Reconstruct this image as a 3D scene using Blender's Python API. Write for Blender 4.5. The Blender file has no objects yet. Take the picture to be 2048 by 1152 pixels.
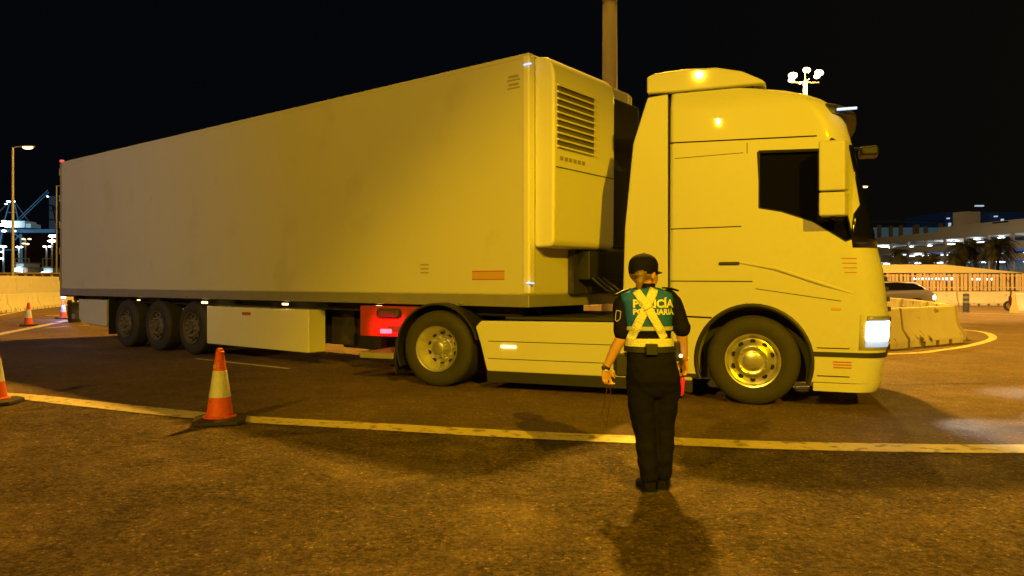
import bpy, bmesh, math, random
from mathutils import Vector, Matrix, noise
from mathutils.bvhtree import BVHTree

S = bpy.context.scene
COL = S.collection
R = math.radians
PI = math.pi
random.seed(7)

# ------------------------------------------------------------------ camera
F = 1479.0            # focal length in pixels of the 2048 px wide photograph
H = 1.38              # camera height
cam = bpy.data.cameras.new("camera")
cam.sensor_width = 36
cam.lens = F / 2048 * 36
cam.shift_y = -13 / 2048
cam.clip_start = 0.05
cam.clip_end = 4000
camo = bpy.data.objects.new("camera", cam)
camo.location = (0, 0, H)
camo.rotation_euler = (R(90), 0, 0)
COL.objects.link(camo)
S.camera = camo

# ------------------------------------------------------------------ world: night sky
w = bpy.data.worlds.new("World")
S.world = w
w.use_nodes = True
nt = w.node_tree
nt.nodes.clear()
wo = nt.nodes.new("ShaderNodeOutputWorld")
bg = nt.nodes.new("ShaderNodeBackground")
tc = nt.nodes.new("ShaderNodeTexCoord")
sx = nt.nodes.new("ShaderNodeSeparateXYZ")
cr = nt.nodes.new("ShaderNodeValToRGB")
nt.links.new(tc.outputs["Generated"], sx.inputs[0])
nt.links.new(sx.outputs["X"], cr.inputs[0])
cr.color_ramp.elements[0].position = 0.0
cr.color_ramp.elements[0].color = (0.0011, 0.0017, 0.0028, 1)
cr.color_ramp.elements[1].position = 0.6
cr.color_ramp.elements[1].color = (0.0038, 0.0030, 0.0020, 1)
nt.links.new(cr.outputs[0], bg.inputs[0])
bg.inputs[1].default_value = 1.0
nt.links.new(bg.outputs[0], wo.inputs[0])

S.view_settings.view_transform = 'Standard'
S.view_settings.look = 'None'
S.view_settings.exposure = 0.0
S.view_settings.gamma = 1.0
S.cycles.use_denoising = True
S.cycles.max_bounces = 6
S.cycles.sample_clamp_indirect = 4.0

# ------------------------------------------------------------------ street lamps' light and added fills
def light(name, kind, loc, power, color, radius=0.15, target=None, size=None, blend=0.1):
    l = bpy.data.lights.new(name, kind)
    l.energy = power
    l.color = color
    l.shadow_soft_size = radius
    o = bpy.data.objects.new(name, l)
    o.location = loc
    if kind == 'SPOT':
        l.spot_size = R(size)
        l.spot_blend = blend
    if target is not None:
        d = Vector(target) - Vector(loc)
        o.rotation_euler = d.to_track_quat('-Z', 'Y').to_euler()
    COL.objects.link(o)
    return o

WARM = (1.0, 0.62, 0.22)
YEL = (1.0, 0.57, 0.035)
light("street_lamp_light", 'POINT', (-8.6, -11.4, 9.9), 10300, (1.0, 0.59, 0.036), 0.09)
light("cutoff_lamp_light", 'SPOT', (5.0, -10.5, 9.9), 15500, (1.0, 0.575, 0.0), 0.07, target=(3.543, -1.792, 5.205), size=28, blend=0.62)
light("trailer_fill_light", 'SPOT', (-22.0, 2.0, 9.0), 1700, (0.38, 0.55, 1.0), 0.9, target=(-10.8, 16.6, 2.6), size=50, blend=1.0)  # unseen cool fill added to lift the trailer's rear side
light("island_fill_light", 'SPOT', (21.0, 7.0, 9.5), 10500, (1.0, 0.55, 0.03), 0.15, target=(10.0, 17.0, 0.0), size=62, blend=0.7)  # unseen fill added to brighten the island barriers
for k in range(3):
    a = k * 2 * PI / 3 + 0.4
    light("mast_light", 'POINT', (3.9 + 0.6 * math.cos(a), 29.5 + 0.6 * math.sin(a), 26.0), 33000, (1.0, 0.53, 0.05), 0.2)
light("right_road_lamp_light", 'SPOT', (25, 27, 9.5), 9500, (1.0, 0.56, 0.18), 0.2, target=(19, 38, 0), size=125, blend=0.4)
light("left_road_lamp_light", 'SPOT', (-27, 23, 10), 5500, (1.0, 0.55, 0.16), 0.2, target=(-27, 42, 0), size=105, blend=0.5)
light("port_flood_light", 'SPOT', (-190, 215, 30), 280000, (0.65, 0.85, 1.0), 0.6, target=(-215, 330, 22), size=90, blend=0.5)
light("parking_fill_light", 'SPOT', (60, 120, 14), 11000, (1.0, 0.86, 0.62), 0.5, target=(93, 155, 9), size=120, blend=0.6)  # added fill without a fixture, lights the car park fascias

# ------------------------------------------------------------------ materials
def mat(name, color, rough=0.6, metal=0.0, var=0.0, vscale=3.0, bump=0.0, bscale=40.0, coat=0.0,
        emit=None, es=0.0, dirt=None, dscale=2.0, dthr=0.6, spec=0.5, stretch=None):
    m = bpy.data.materials.new(name)
    m.use_nodes = True
    n = m.node_tree.nodes
    L = m.node_tree.links
    b = n["Principled BSDF"]
    b.inputs["Base Color"].default_value = (*color, 1)
    b.inputs["Roughness"].default_value = rough
    b.inputs["Metallic"].default_value = metal
    b.inputs["Coat Weight"].default_value = coat
    b.inputs["Specular IOR Level"].default_value = spec
    t = n.new("ShaderNodeTexCoord")
    src = t.outputs["Object"]
    if stretch:
        mp = n.new("ShaderNodeMapping")
        mp.inputs["Scale"].default_value = stretch
        L.new(src, mp.inputs[0])
        src = mp.outputs[0]
    last = None
    if var > 0:
        nz = n.new("ShaderNodeTexNoise")
        nz.inputs["Scale"].default_value = vscale
        nz.inputs["Detail"].default_value = 6
        L.new(src, nz.inputs["Vector"])
        mx = n.new("ShaderNodeMix"); mx.data_type = 'RGBA'
        mx.inputs["A"].default_value = (*[c * (1 - var) for c in color], 1)
        mx.inputs["B"].default_value = (*[min(1, c * (1 + var)) for c in color], 1)
        L.new(nz.outputs[0], mx.inputs["Factor"])
        last = mx.outputs["Result"]
    if dirt is not None:
        nz = n.new("ShaderNodeTexNoise")
        nz.inputs["Scale"].default_value = dscale
        nz.inputs["Detail"].default_value = 8
        L.new(src, nz.inputs["Vector"])
        rp = n.new("ShaderNodeValToRGB")
        rp.color_ramp.elements[0].position = dthr - 0.03
        rp.color_ramp.elements[1].position = dthr + 0.05
        L.new(nz.outputs[0], rp.inputs[0])
        mx = n.new("ShaderNodeMix"); mx.data_type = 'RGBA'
        if last: L.new(last, mx.inputs["A"])
        else: mx.inputs["A"].default_value = (*color, 1)
        mx.inputs["B"].default_value = (*dirt, 1)
        L.new(rp.outputs[0], mx.inputs["Factor"])
        last = mx.outputs["Result"]
    if last: L.new(last, b.inputs["Base Color"])
    if bump > 0:
        nz = n.new("ShaderNodeTexNoise")
        nz.inputs["Scale"].default_value = bscale
        nz.inputs["Detail"].default_value = 5
        L.new(src, nz.inputs["Vector"])
        bp = n.new("ShaderNodeBump")
        bp.inputs["Strength"].default_value = bump
        bp.inputs["Distance"].default_value = 0.02
        L.new(nz.outputs[0], bp.inputs["Height"])
        L.new(bp.outputs[0], b.inputs["Normal"])
    if emit:
        b.inputs["Emission Color"].default_value = (*emit, 1)
        b.inputs["Emission Strength"].default_value = es
    return m

def asphalt(name, base, lo, hi, coarse, patch):
    m = bpy.data.materials.new(name)
    m.use_nodes = True
    n = m.node_tree.nodes; L = m.node_tree.links
    b = n["Principled BSDF"]
    t = n.new("ShaderNodeTexCoord")
    def noise_tex(scale, detail, rough=0.6, dist=0.0):
        z = n.new("ShaderNodeTexNoise")
        z.inputs["Scale"].default_value = scale
        z.inputs["Detail"].default_value = detail
        z.inputs["Roughness"].default_value = rough
        z.inputs["Distortion"].default_value = dist
        L.new(t.outputs["Object"], z.inputs["Vector"])
        return z
    def remap(src, a, b_, c, d):
        r = n.new("ShaderNodeMapRange")
        r.inputs["From Min"].default_value = a; r.inputs["From Max"].default_value = b_
        r.inputs["To Min"].default_value = c; r.inputs["To Max"].default_value = d
        L.new(src, r.inputs[0]); return r.outputs[0]
    def mul(a, b_):
        x = n.new("ShaderNodeMath"); x.operation = 'MULTIPLY'
        L.new(a, x.inputs[0]); L.new(b_, x.inputs[1]); return x.outputs[0]
    big = noise_tex(0.5, 5, 0.6, 0.5)
    mid = noise_tex(5.0, 8, 0.72, 0.3)
    grit = noise_tex(34, 5, 0.8)
    fine = noise_tex(120, 2, 0.7)
    vor = n.new("ShaderNodeTexVoronoi"); vor.inputs["Scale"].default_value = 70
    L.new(t.outputs["Object"], vor.inputs["Vector"])
    r1 = n.new("ShaderNodeValToRGB")
    r1.color_ramp.elements[0].position = 0.36; r1.color_ramp.elements[0].color = (*lo, 1)
    r1.color_ramp.elements[1].position = 0.64; r1.color_ramp.elements[1].color = (*hi, 1)
    e = r1.color_ramp.elements.new(0.5); e.color = (*base, 1)
    mx = n.new("ShaderNodeMix"); mx.inputs["Factor"].default_value = patch
    L.new(big.outputs[0], mx.inputs["A"]); L.new(mid.outputs[0], mx.inputs["B"])
    L.new(mx.outputs["Result"], r1.inputs[0])
    f1 = remap(grit.outputs[0], 0.35, 0.65, 1 - 0.75*coarse, 1 + 0.85*coarse)
    f2 = remap(fine.outputs[0], 0.3, 0.7, 1 - 0.35*coarse, 1 + 0.35*coarse)
    # pale stone chips: the few brightest cells
    sep = n.new("ShaderNodeSeparateColor"); L.new(vor.outputs["Color"], sep.inputs[0])
    f3 = remap(sep.outputs[0], 0.965, 0.985, 1.0, 2.6)
    clump = noise_tex(19, 7, 0.78, 0.4)
    f4 = remap(clump.outputs[0], 0.42, 0.53, 1 - 0.72*coarse, 1.12)
    msk = remap(noise_tex(1.3, 6, 0.7, 0.8).outputs[0], 0.38, 0.60, 0.25, 1.15)
    mf = n.new("ShaderNodeMix"); mf.inputs["A"].default_value = 1.0
    L.new(msk, mf.inputs["Factor"]); L.new(f4, mf.inputs["B"])
    f = mul(mul(mul(f1, f2), f3), mf.outputs["Result"])
    m2 = n.new("ShaderNodeMix"); m2.data_type = 'RGBA'; m2.blend_type = 'MULTIPLY'
    m2.inputs["Factor"].default_value = 1.0
    L.new(r1.outputs[0], m2.inputs["A"]); L.new(f, m2.inputs["B"])
    L.new(m2.outputs["Result"], b.inputs["Base Color"])
    b1 = n.new("ShaderNodeBump"); b1.inputs["Strength"].default_value = 0.9; b1.inputs["Distance"].default_value = 0.022 * coarse
    L.new(grit.outputs[0], b1.inputs["Height"])
    b2 = n.new("ShaderNodeBump"); b2.inputs["Strength"].default_value = 1.0; b2.inputs["Distance"].default_value = 0.11 * coarse
    L.new(mul(clump.outputs[0], msk), b2.inputs["Height"])
    L.new(b1.outputs[0], b2.inputs["Normal"])
    L.new(b2.outputs[0], b.inputs["Normal"])
    b.inputs["Roughness"].default_value = 0.75
    b.inputs["Specular IOR Level"].default_value = 0.3
    return m

M = {}
M['ground'] = asphalt('worn_asphalt', (0.168, 0.106, 0.047), (0.10, 0.056, 0.023), (0.25, 0.165, 0.066), 1.0, 0.7)
M['road'] = asphalt('road_asphalt', (0.175, 0.110, 0.062), (0.13, 0.078, 0.042), (0.22, 0.142, 0.078), 0.35, 0.5)
M['paint'] = mat('road_paint', (0.72, 0.58, 0.32), 0.6, var=0.22, vscale=14, dirt=(0.34, 0.26, 0.14), dscale=8, dthr=0.58, bump=0.25, bscale=90)
M['unit_white'] = mat('white_unit_casing', (0.80, 0.79, 0.74), 0.4, coat=0.2, var=0.03, vscale=1.2, spec=0.3)
M['white'] = mat('white_truck_paint', (0.61, 0.605, 0.57), 0.42, coat=0.35, spec=0.3, var=0.03, vscale=1.2, bump=0.02, bscale=2.0)
M['panel'] = mat('white_trailer_panel', (0.64, 0.63, 0.615), 0.26, coat=0.2, var=0.05, vscale=0.6, bump=0.05, bscale=1.6, dirt=(0.60, 0.585, 0.56), dscale=1.1, dthr=0.62)
M['alu'] = mat('grey_aluminium', (0.42, 0.42, 0.43), 0.4, metal=0.5, var=0.1, vscale=5)
M['chrome'] = mat('polished_rim', (0.75, 0.74, 0.72), 0.28, metal=0.85, var=0.1, vscale=8)
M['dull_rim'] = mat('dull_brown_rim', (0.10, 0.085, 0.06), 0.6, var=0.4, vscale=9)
M['black'] = mat('black_plastic', (0.022, 0.022, 0.022), 0.5, var=0.2, vscale=6)
M['chassis'] = mat('dark_chassis', (0.03, 0.028, 0.027), 0.6, var=0.4, vscale=5, dirt=(0.06, 0.05, 0.04), dscale=4)
M['seam'] = mat('seam_black', (0.008, 0.007, 0.006), 0.8)
M['rubber'] = mat('tyre_rubber', (0.035, 0.032, 0.029), 0.75, var=0.3, vscale=9, bump=0.2, bscale=60)
M['grille_back'] = mat('grille_plate_grey', (0.16, 0.14, 0.11), 0.7)  # even grey of the intake's back plate
M['glass'] = mat('dark_glass', (0.006, 0.006, 0.007), 0.06, coat=0.3, spec=0.6)
M['steel'] = mat('galvanised_steel', (0.38, 0.36, 0.32), 0.5, metal=0.4, var=0.15, vscale=2.5)
M['pole'] = mat('grey_pole_paint', (0.42, 0.38, 0.30), 0.6, var=0.12, vscale=2.0)
M['concrete'] = mat('painted_concrete', (0.62, 0.56, 0.44), 0.8, var=0.14, vscale=2.2, bump=0.3, bscale=22, dirt=(0.26, 0.18, 0.12), dscale=3.0, dthr=0.66)
M['concrete_worn'] = mat('chipped_painted_concrete', (0.66, 0.60, 0.42), 0.75, var=0.12, vscale=2.2, bump=0.45, bscale=14, dirt=(0.10, 0.07, 0.05), dscale=3.0, dthr=0.62)
M['cone'] = mat('orange_cone_plastic', (0.80, 0.12, 0.02), 0.5, var=0.15, vscale=12, dirt=(0.35, 0.07, 0.03), dscale=9, dthr=0.63)
M['tar'] = mat('dark_tar', (0.03, 0.022, 0.016), 0.5)
M['reflect'] = mat('silver_reflective_sleeve', (0.80, 0.80, 0.74), 0.35, metal=0.25, var=0.3, vscale=55, bump=0.5, bscale=120)
M['cone_base'] = mat('black_rubber_base', (0.05, 0.035, 0.028), 0.8, var=0.3, vscale=12, bump=0.2, bscale=40)
M['skin'] = mat('skin', (0.55, 0.30, 0.20), 0.5, var=0.06, vscale=20)
M['cloth'] = mat('black_uniform_cloth', (0.0045, 0.004, 0.0045), 0.85, spec=0.2, var=0.25, vscale=9, bump=0.25, bscale=18)
M['vest'] = mat('light_blue_vest', (0.010, 0.11, 1.0), 0.7, var=0.12, vscale=9, bump=0.25, bscale=15)
M['strap'] = mat('reflective_yellow_strap', (0.80, 0.80, 0.62), 0.32, metal=0.1, var=0.25, vscale=70, bump=0.6, bscale=110)
M['band'] = mat('grey_reflective_band', (0.45, 0.46, 0.40), 0.5, var=0.1, vscale=40)
M['letter'] = mat('pale_lettering', (0.72, 0.74, 0.50), 0.5)
M['hair'] = mat('light_brown_hair', (0.22, 0.14, 0.07), 0.5, var=0.4, vscale=30, bump=0.5, bscale=60, stretch=(1, 1, 0.2))
M['eye'] = mat('eye_white', (0.8, 0.8, 0.78), 0.2)
M['iris'] = mat('dark_iris', (0.03, 0.02, 0.015), 0.2)
M['redplastic'] = mat('red_translucent_plastic', (0.75, 0.02, 0.03), 0.35, emit=(1.0, 0.02, 0.03), es=0.25)
M['redmark'] = mat('red_marking', (0.50, 0.12, 0.05), 0.5)
M['orangemark'] = mat('orange_marking', (0.60, 0.36, 0.12), 0.5)
M['greymark'] = mat('grey_marking', (0.35, 0.32, 0.26), 0.6)
M['blue'] = mat('deep_blue_paint', (0.03, 0.06, 0.18), 0.5)
M['leaf'] = mat('palm_leaf', (0.022, 0.022, 0.012), 0.6, var=0.4, vscale=3)
M['trunk'] = mat('palm_trunk', (0.10, 0.07, 0.045), 0.9, var=0.3, vscale=5)
M['wood'] = mat('slat_paint', (0.60, 0.46, 0.30), 0.7, var=0.2, vscale=1.5, dirt=(0.30, 0.18, 0.10), dscale=2.5, dthr=0.64)
M['shed'] = mat('cream_shed_roof', (0.70, 0.58, 0.42), 0.75, var=0.06, vscale=0.8)
M['garage'] = mat('grey_garage_concrete', (0.42, 0.38, 0.32), 0.8, var=0.12, vscale=0.3)
M['garage_in'] = mat('garage_interior', (0.40, 0.42, 0.42), 0.8, var=0.1, vscale=0.3)
M['carpaint'] = mat('grey_car_paint', (0.24, 0.22, 0.20), 0.35, metal=0.1, coat=0.4)
M['container'] = mat('brown_container_paint', (0.10, 0.045, 0.03), 0.7, var=0.25, vscale=0.2)
M['crane_blue'] = mat('blue_crane_paint', (0.05, 0.15, 0.25), 0.6, var=0.15, vscale=0.1)
M['crane_house'] = mat('crane_house_paint', (0.62, 0.80, 0.85), 0.5, var=0.1, vscale=0.1)
M['crane_dark'] = mat('dark_crane_paint', (0.07, 0.10, 0.14), 0.6)
def em(name, col, s): return mat(name, tuple(c * 0.5 for c in col), 0.4, emit=col, es=s)
M['e_white'] = em('white_lamp_glow', (1.0, 0.95, 0.85), 12)
M['e_cool'] = em('cool_lamp_glow', (0.75, 0.88, 1.0), 9)
M['e_sodium'] = em('sodium_lamp_glow', (1.0, 0.66, 0.25), 5)
M['e_head'] = em('headlamp_glow', (0.80, 0.90, 1.0), 9)
M['e_daystrip'] = em('day_strip_glow', (0.45, 0.62, 0.85), 0.8)
M['e_amber'] = em('amber_marker_glow', (1.0, 0.62, 0.22), 5)
M['e_red'] = em('red_tail_glow', (1.0, 0.05, 0.08), 7)
M['e_blue'] = em('blue_marker_glow', (0.45, 0.65, 1.0), 1.3)
M['e_bluedim'] = em('blue_strip_glow', (0.05, 0.14, 0.65), 0.5)
M['e_beacon'] = em('blue_white_beacon_glow', (0.55, 0.75, 1.0), 14)
M['e_glassdim'] = em('dim_blue_glazing', (0.18, 0.35, 0.42), 0.12)

# ------------------------------------------------------------------ mesh helpers
class MB:
    def __init__(s): s.v = []; s.f = []
    def add(s, v, f):
        o = len(s.v); s.v += [Vector(p) for p in v]; s.f += [[o + i for i in q] for q in f]; return s
    def box(s, x0, x1, y0, y1, z0, z1):
        return s.add([(x0,y0,z0),(x1,y0,z0),(x1,y1,z0),(x0,y1,z0),(x0,y0,z1),(x1,y0,z1),(x1,y1,z1),(x0,y1,z1)],
                     [(0,3,2,1),(4,5,6,7),(0,1,5,4),(1,2,6,5),(2,3,7,6),(3,0,4,7)])
    def prism(s, pts, y0, y1):
        """outline in x,z extruded along y"""
        n = len(pts)
        v = [(x, y0, z) for x, z in pts] + [(x, y1, z) for x, z in pts]
        return s.add(v, [list(range(n)), list(range(2*n-1, n-1, -1))] + [(i, n+i, n+(i+1)%n, (i+1)%n) for i in range(n)])
    def loft(s, rings, cap=True, cap0=True):
        n = len(rings[0]); v = [p for r in rings for p in r]
        f = [(k*n+i, k*n+(i+1)%n, (k+1)*n+(i+1)%n, (k+1)*n+i) for k in range(len(rings)-1) for i in range(n)]
        if cap and cap0: f += [list(range(n-1, -1, -1))]
        if cap: f += [list(range((len(rings)-1)*n, len(rings)*n))]
        return s.add(v, f)
    def tube(s, pts, r, n=10, cap=True):
        pts = [Vector(p) for p in pts]
        rs = r if isinstance(r, (list, tuple)) else [r]*len(pts)
        rings = []; up = None
        for i, p in enumerate(pts):
            d = (pts[min(i+1, len(pts)-1)] - pts[max(i-1, 0)]).normalized()
            if up is None:
                up = Vector((0,0,1)) if abs(d.z) < 0.9 else Vector((1,0,0))
            a = d.cross(up).normalized(); b = a.cross(d).normalized(); up = b
            rings.append([p + (a*math.cos(t*2*PI/n) + b*math.sin(t*2*PI/n))*rs[i] for t in range(n)])
        return s.loft(rings, cap)
    def lathe(s, prof, n=32, axis='z', org=(0,0,0), closed=False, cap0=True):
        rings = []
        for r, h in prof:
            ring = []
            for t in range(n):
                a = t*2*PI/n; c, q = r*math.cos(a), r*math.sin(a)
                p = (c, q, h) if axis == 'z' else (q, h, c) if axis == 'y' else (h, c, q)
                ring.append(Vector(org) + Vector(p))
            rings.append(ring)
        if closed: rings.append(rings[0])
        return s.loft(rings, cap=not closed, cap0=cap0)
    def ball(s, c, r, n=16, m=10):
        c = Vector(c); r = Vector(r) if not isinstance(r, (int, float)) else Vector((r, r, r))
        rings = []
        for k in range(m+1):
            t = -PI/2 + PI*k/m; ct = max(math.cos(t), 0.02)
            rings.append([c + Vector((r.x*ct*math.cos(2*PI*i/n), r.y*ct*math.sin(2*PI*i/n), r.z*math.sin(t))) for i in range(n)])
        return s.loft(rings)
    def build(s, name, m, parent=None, smooth=False, bevel=0.0, seg=2, mods=None, loc=None, rz=0):
        me = bpy.data.meshes.new(name)
        me.from_pydata([tuple(v) for v in s.v], [], s.f)
        me.update()
        bm = bmesh.new(); bm.from_mesh(me)
        bmesh.ops.recalc_face_normals(bm, faces=bm.faces)
        bm.to_mesh(me); bm.free()
        me.materials.append(m)
        o = bpy.data.objects.new(name, me); COL.objects.link(o)
        if parent is not None: o.parent = parent
        if loc: o.location = loc
        o.rotation_euler.z = rz
        if bevel > 0:
            b = o.modifiers.new("bevel", 'BEVEL'); b.width = bevel; b.segments = seg; b.limit_method = 'ANGLE'; b.angle_limit = R(35); b.harden_normals = True
        if smooth or bevel > 0:
            for p in me.polygons: p.use_smooth = True
            try: me.set_sharp_from_angle(angle=R(38))
            except Exception: pass
        return o

def tag(o, label=None, cat=None, group=None, kind=None):
    if label: o["label"] = label
    if cat: o["category"] = cat
    if group: o["group"] = group
    if kind: o["kind"] = kind
    return o
def thing(name, loc, rz=0, label=None, cat=None, group=None):
    o = bpy.data.objects.new(name, None); COL.objects.link(o)
    o.location = loc; o.rotation_euler = (0, 0, rz); o.empty_display_size = 0.2
    return tag(o, label, cat, group)
KIDS = {}
def copy_tree(o, parent=None):
    c = o.copy(); COL.objects.link(c); c.parent = parent
    for ch in [x for x in bpy.data.objects if x.parent == o]:
        copy_tree(ch, c)
    return c
def bake(o):
    dg = bpy.context.evaluated_depsgraph_get(); dg.update()
    me = bpy.data.meshes.new_from_object(o.evaluated_get(dg))
    mats = [x for x in o.data.materials]
    o.modifiers.clear(); o.data = me
    if not me.materials:
        for x in mats: me.materials.append(x)
    return o
def cut(o, cutter):
    b = o.modifiers.new("cut", 'BOOLEAN'); b.operation = 'DIFFERENCE'; b.object = cutter; b.solver = 'EXACT'
    bake(o)
    bpy.data.objects.remove(cutter)
def gp(px, py, z=0.0):
    """ground point seen at a pixel of the photograph"""
    Y = F*(H - z)/(py - 563.0)
    return Vector(((px-1024)/F*Y, Y, z))

# ------------------------------------------------------------------ ground, road, markings
def sheet(name, pts, z, m, kind='structure'):
    me = bpy.data.meshes.new(name)
    me.from_pydata([(p[0], p[1], z) for p in pts], [], [list(range(len(pts)))])
    me.materials.append(m)
    o = bpy.data.objects.new(name, me); COL.objects.link(o)
    tag(o, kind=kind)
    return o
def catmull(P, n=10):
    P = [Vector(p) for p in P]; out = []
    Q = [P[0]*2-P[1]] + P + [P[-1]*2-P[-2]]
    for i in range(1, len(Q)-2):
        for k in range(n):
            t = k/n; a, b, c, d = Q[i-1], Q[i], Q[i+1], Q[i+2]
            out.append(0.5*((2*b)+(c-a)*t+(2*a-5*b+4*c-d)*t*t+(3*b-a-3*c+d)*t**3))
    out.append(P[-1]); return out
def ribbon(name, C, width, z, m):
    C = [Vector((p[0], p[1], 0)) for p in C]
    v = []; f = []
    for i, p in enumerate(C):
        d = (C[min(i+1, len(C)-1)] - C[max(i-1, 0)]).normalized()
        nn = Vector((-d.y, d.x, 0))
        v += [(p.x+nn.x*width/2, p.y+nn.y*width/2, z), (p.x-nn.x*width/2, p.y-nn.y*width/2, z)]
        if i: f.append((2*i-2, 2*i, 2*i+1, 2*i-1))
    me = bpy.data.meshes.new(name); me.from_pydata(v, [], f); me.materials.append(m)
    for p in me.polygons:
        if p.normal.z < 0: p.flip()
    o = bpy.data.objects.new(name, me); COL.objects.link(o); tag(o, kind='structure')
    return o

g = sheet('ground', [(-1500, -60), (1500, -60), (1500, 2500), (-1500, 2500)], 0.0, M['ground'])
edge_px = [(-260, 782), (0, 791), (150, 805.5), (300, 822), (425, 834.5), (525, 841.5), (750, 854), (1024, 869.5), (1280, 881), (1536, 891.5), (1800, 897), (2048, 899), (2400, 893), (2700, 880)]
edge = catmull([gp(x, y) for x, y in edge_px], 8)
rp = [(p.x, p.y) for p in edge]
sheet('road', rp + [(60, 8), (60, 41), (20, 60), (-60, 60), (-60, 14)], 0.004, M['road'])
ribbon('edge_line', edge, 0.31, 0.008, M['paint'])
ribbon('left_road_line', catmull([gp(-300, 690), gp(0, 630.5), gp(60, 619.5), gp(114, 610), gp(200, 602)], 4), 0.16, 0.008, M['paint'])
ribbon('left_lane_line', catmull([gp(-300, 735), gp(0, 669), gp(60, 657), gp(136, 641.5)], 4), 0.30, 0.012, M['paint'])
ribbon('lane_dash', [gp(91, 631.5), gp(120, 631)], 0.3, 0.008, M['paint'])
ribbon('lane_dash', [gp(93, 656.5), gp(137, 653)], 0.16, 0.008, M['paint'])
ribbon('lane_dash', [gp(156, 652), gp(176, 650.5)], 0.16, 0.008, M['paint'])
ribbon('lane_dash', [gp(392, 718), gp(578, 738)], 0.09, 0.008, M['paint'])
ribbon('island_line', catmull([gp(1600, 713), gp(1720, 710), gp(1832, 706.5), gp(1880, 701), gp(1928, 694), gp(1970, 684), gp(1986, 676), gp(1976, 667.5), gp(1955, 663), gp(1925, 660)], 8), 0.17, 0.008, M['paint'])
ribbon('tar_seam', catmull([gp(1560, 776), gp(1700, 771), gp(1850, 769), gp(1975, 767)], 4), 0.035, 0.008, M['tar'])
ribbon('far_road_line', [gp(1905, 625), gp(2048, 630), gp(2200, 636)], 0.14, 0.008, M['paint'])

# ------------------------------------------------------------------ wheels
def wheel(parent, loc, kind, w=0.30, Rr=0.50, far=False, dull=False):
    """outer face at local y = 0, tyre runs back along +y; far wheels are mirrored"""
    root = MB()
    sg = -1 if far else 1
    def L(prof): return [(r, h*sg) for r, h in prof]
    root.lathe(L([(0.29, 0.03), (0.31, 0.012), (0.42, 0.0), (0.47, 0.02), (Rr-0.005, 0.05), (Rr, 0.08), (Rr, w-0.08), (Rr-0.005, w-0.05), (0.47, w-0.02), (0.42, w), (0.31, w-0.012), (0.29, w-0.03)]), 48, 'y', closed=True)
    wh = root.build('wheel', M['rubber'], parent, smooth=True, loc=loc)
    # tread grooves
    if kind == 'deep':
        prof = [(0.295, 0.035), (0.30, 0.0), (0.283, 0.004), (0.262, 0.05), (0.235, 0.13), (0.20, 0.19), (0.16, 0.20), (0.12, 0.19), (0.10, 0.10), (0.085, 0.05), (0.05, 0.04), (0.0, 0.04)]
        hr, hy, nr, ny = 0.205, 0.185, 0.145, 0.20
    else:
        prof = [(0.295, 0.035), (0.30, 0.0), (0.283, 0.004), (0.268, 0.045), (0.245, 0.055), (0.22, 0.045), (0.185, 0.015), (0.155, 0.005), (0.125, 0.02), (0.10, 0.015), (0.09, -0.03), (0.05, -0.04), (0.0, -0.04)]
        hr, hy, nr, ny = 0.215, 0.04, 0.15, 0.005
    pr = MB(); pr.lathe([(max(r, 0.001), h*sg) for r, h in prof], 48, 'y', cap0=False)
    rim = pr.build('rim', M['dull_rim'] if dull else M['chrome'], wh, smooth=True)
    hm = MB()
    for k in range(10):
        a = k*2*PI/10
        c = Vector((math.sin(a)*hr, 0, math.cos(a)*hr))
        rad = Vector((math.sin(a), 0, math.cos(a))); tan = Vector((math.cos(a), 0, -math.sin(a)))
        n = 12; ring = []
        for q in range(n):
            b = q*2*PI/n
            ring.append(c + rad*math.cos(b)*0.024 + tan*math.sin(b)*0.030)
        hm.loft([[p + Vector((0, (hy-0.012)*sg, 0)) for p in ring], [p + Vector((0, (hy+0.02)*sg, 0)) for p in ring]])
    hm.build('hand_hole', M['seam'], rim)["kind"] = 'stuff'
    nm = MB()
    for k in range(10):
        a = (k+0.5)*2*PI/10
        nm.lathe([(0.014, (ny-0.03)*sg), (0.014, (ny+0.01)*sg)], 6, 'y', org=(math.sin(a)*nr, 0, math.cos(a)*nr))
    nm.build('wheel_nut', M['alu'], rim)["kind"] = 'stuff'
    return wh

# ------------------------------------------------------------------ tractor unit (x forward, y away from the camera)
TA = math.atan2(-0.363, 0.932)
tr = thing('truck_tractor', (2.667, 8.2, 0), TA, 'white high-roof sleeper cab tractor pulling the refrigerated trailer behind the officer', 'truck')

def footprint(z, xr, xf, y0, y1, rf, rr=0.06, bow=0.0, n=8):
    """rounded rectangle in plan; returns ring of points"""
    pts = []
    def arc(cx, cy, r, a0, a1):
        for k in range(n+1):
            a = a0 + (a1-a0)*k/n
            pts.append(Vector((cx + r*math.cos(a), cy + r*math.sin(a), z)))
    arc(xr+rr, y0+rr, rr, PI, 1.5*PI)
    arc(xf-rf, y0+rf, rf, 1.5*PI, 2*PI)
    for k in range(1, 4):
        t = k/4; pts.append(Vector((xf + bow*math.sin(PI*t), y0+rf + (y1-y0-2*rf)*t, z)))
    arc(xf-rf, y1-rf, rf, 0, 0.5*PI)
    arc(xr+rr, y1-rr, rr, 0.5*PI, PI)
    return pts

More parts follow.
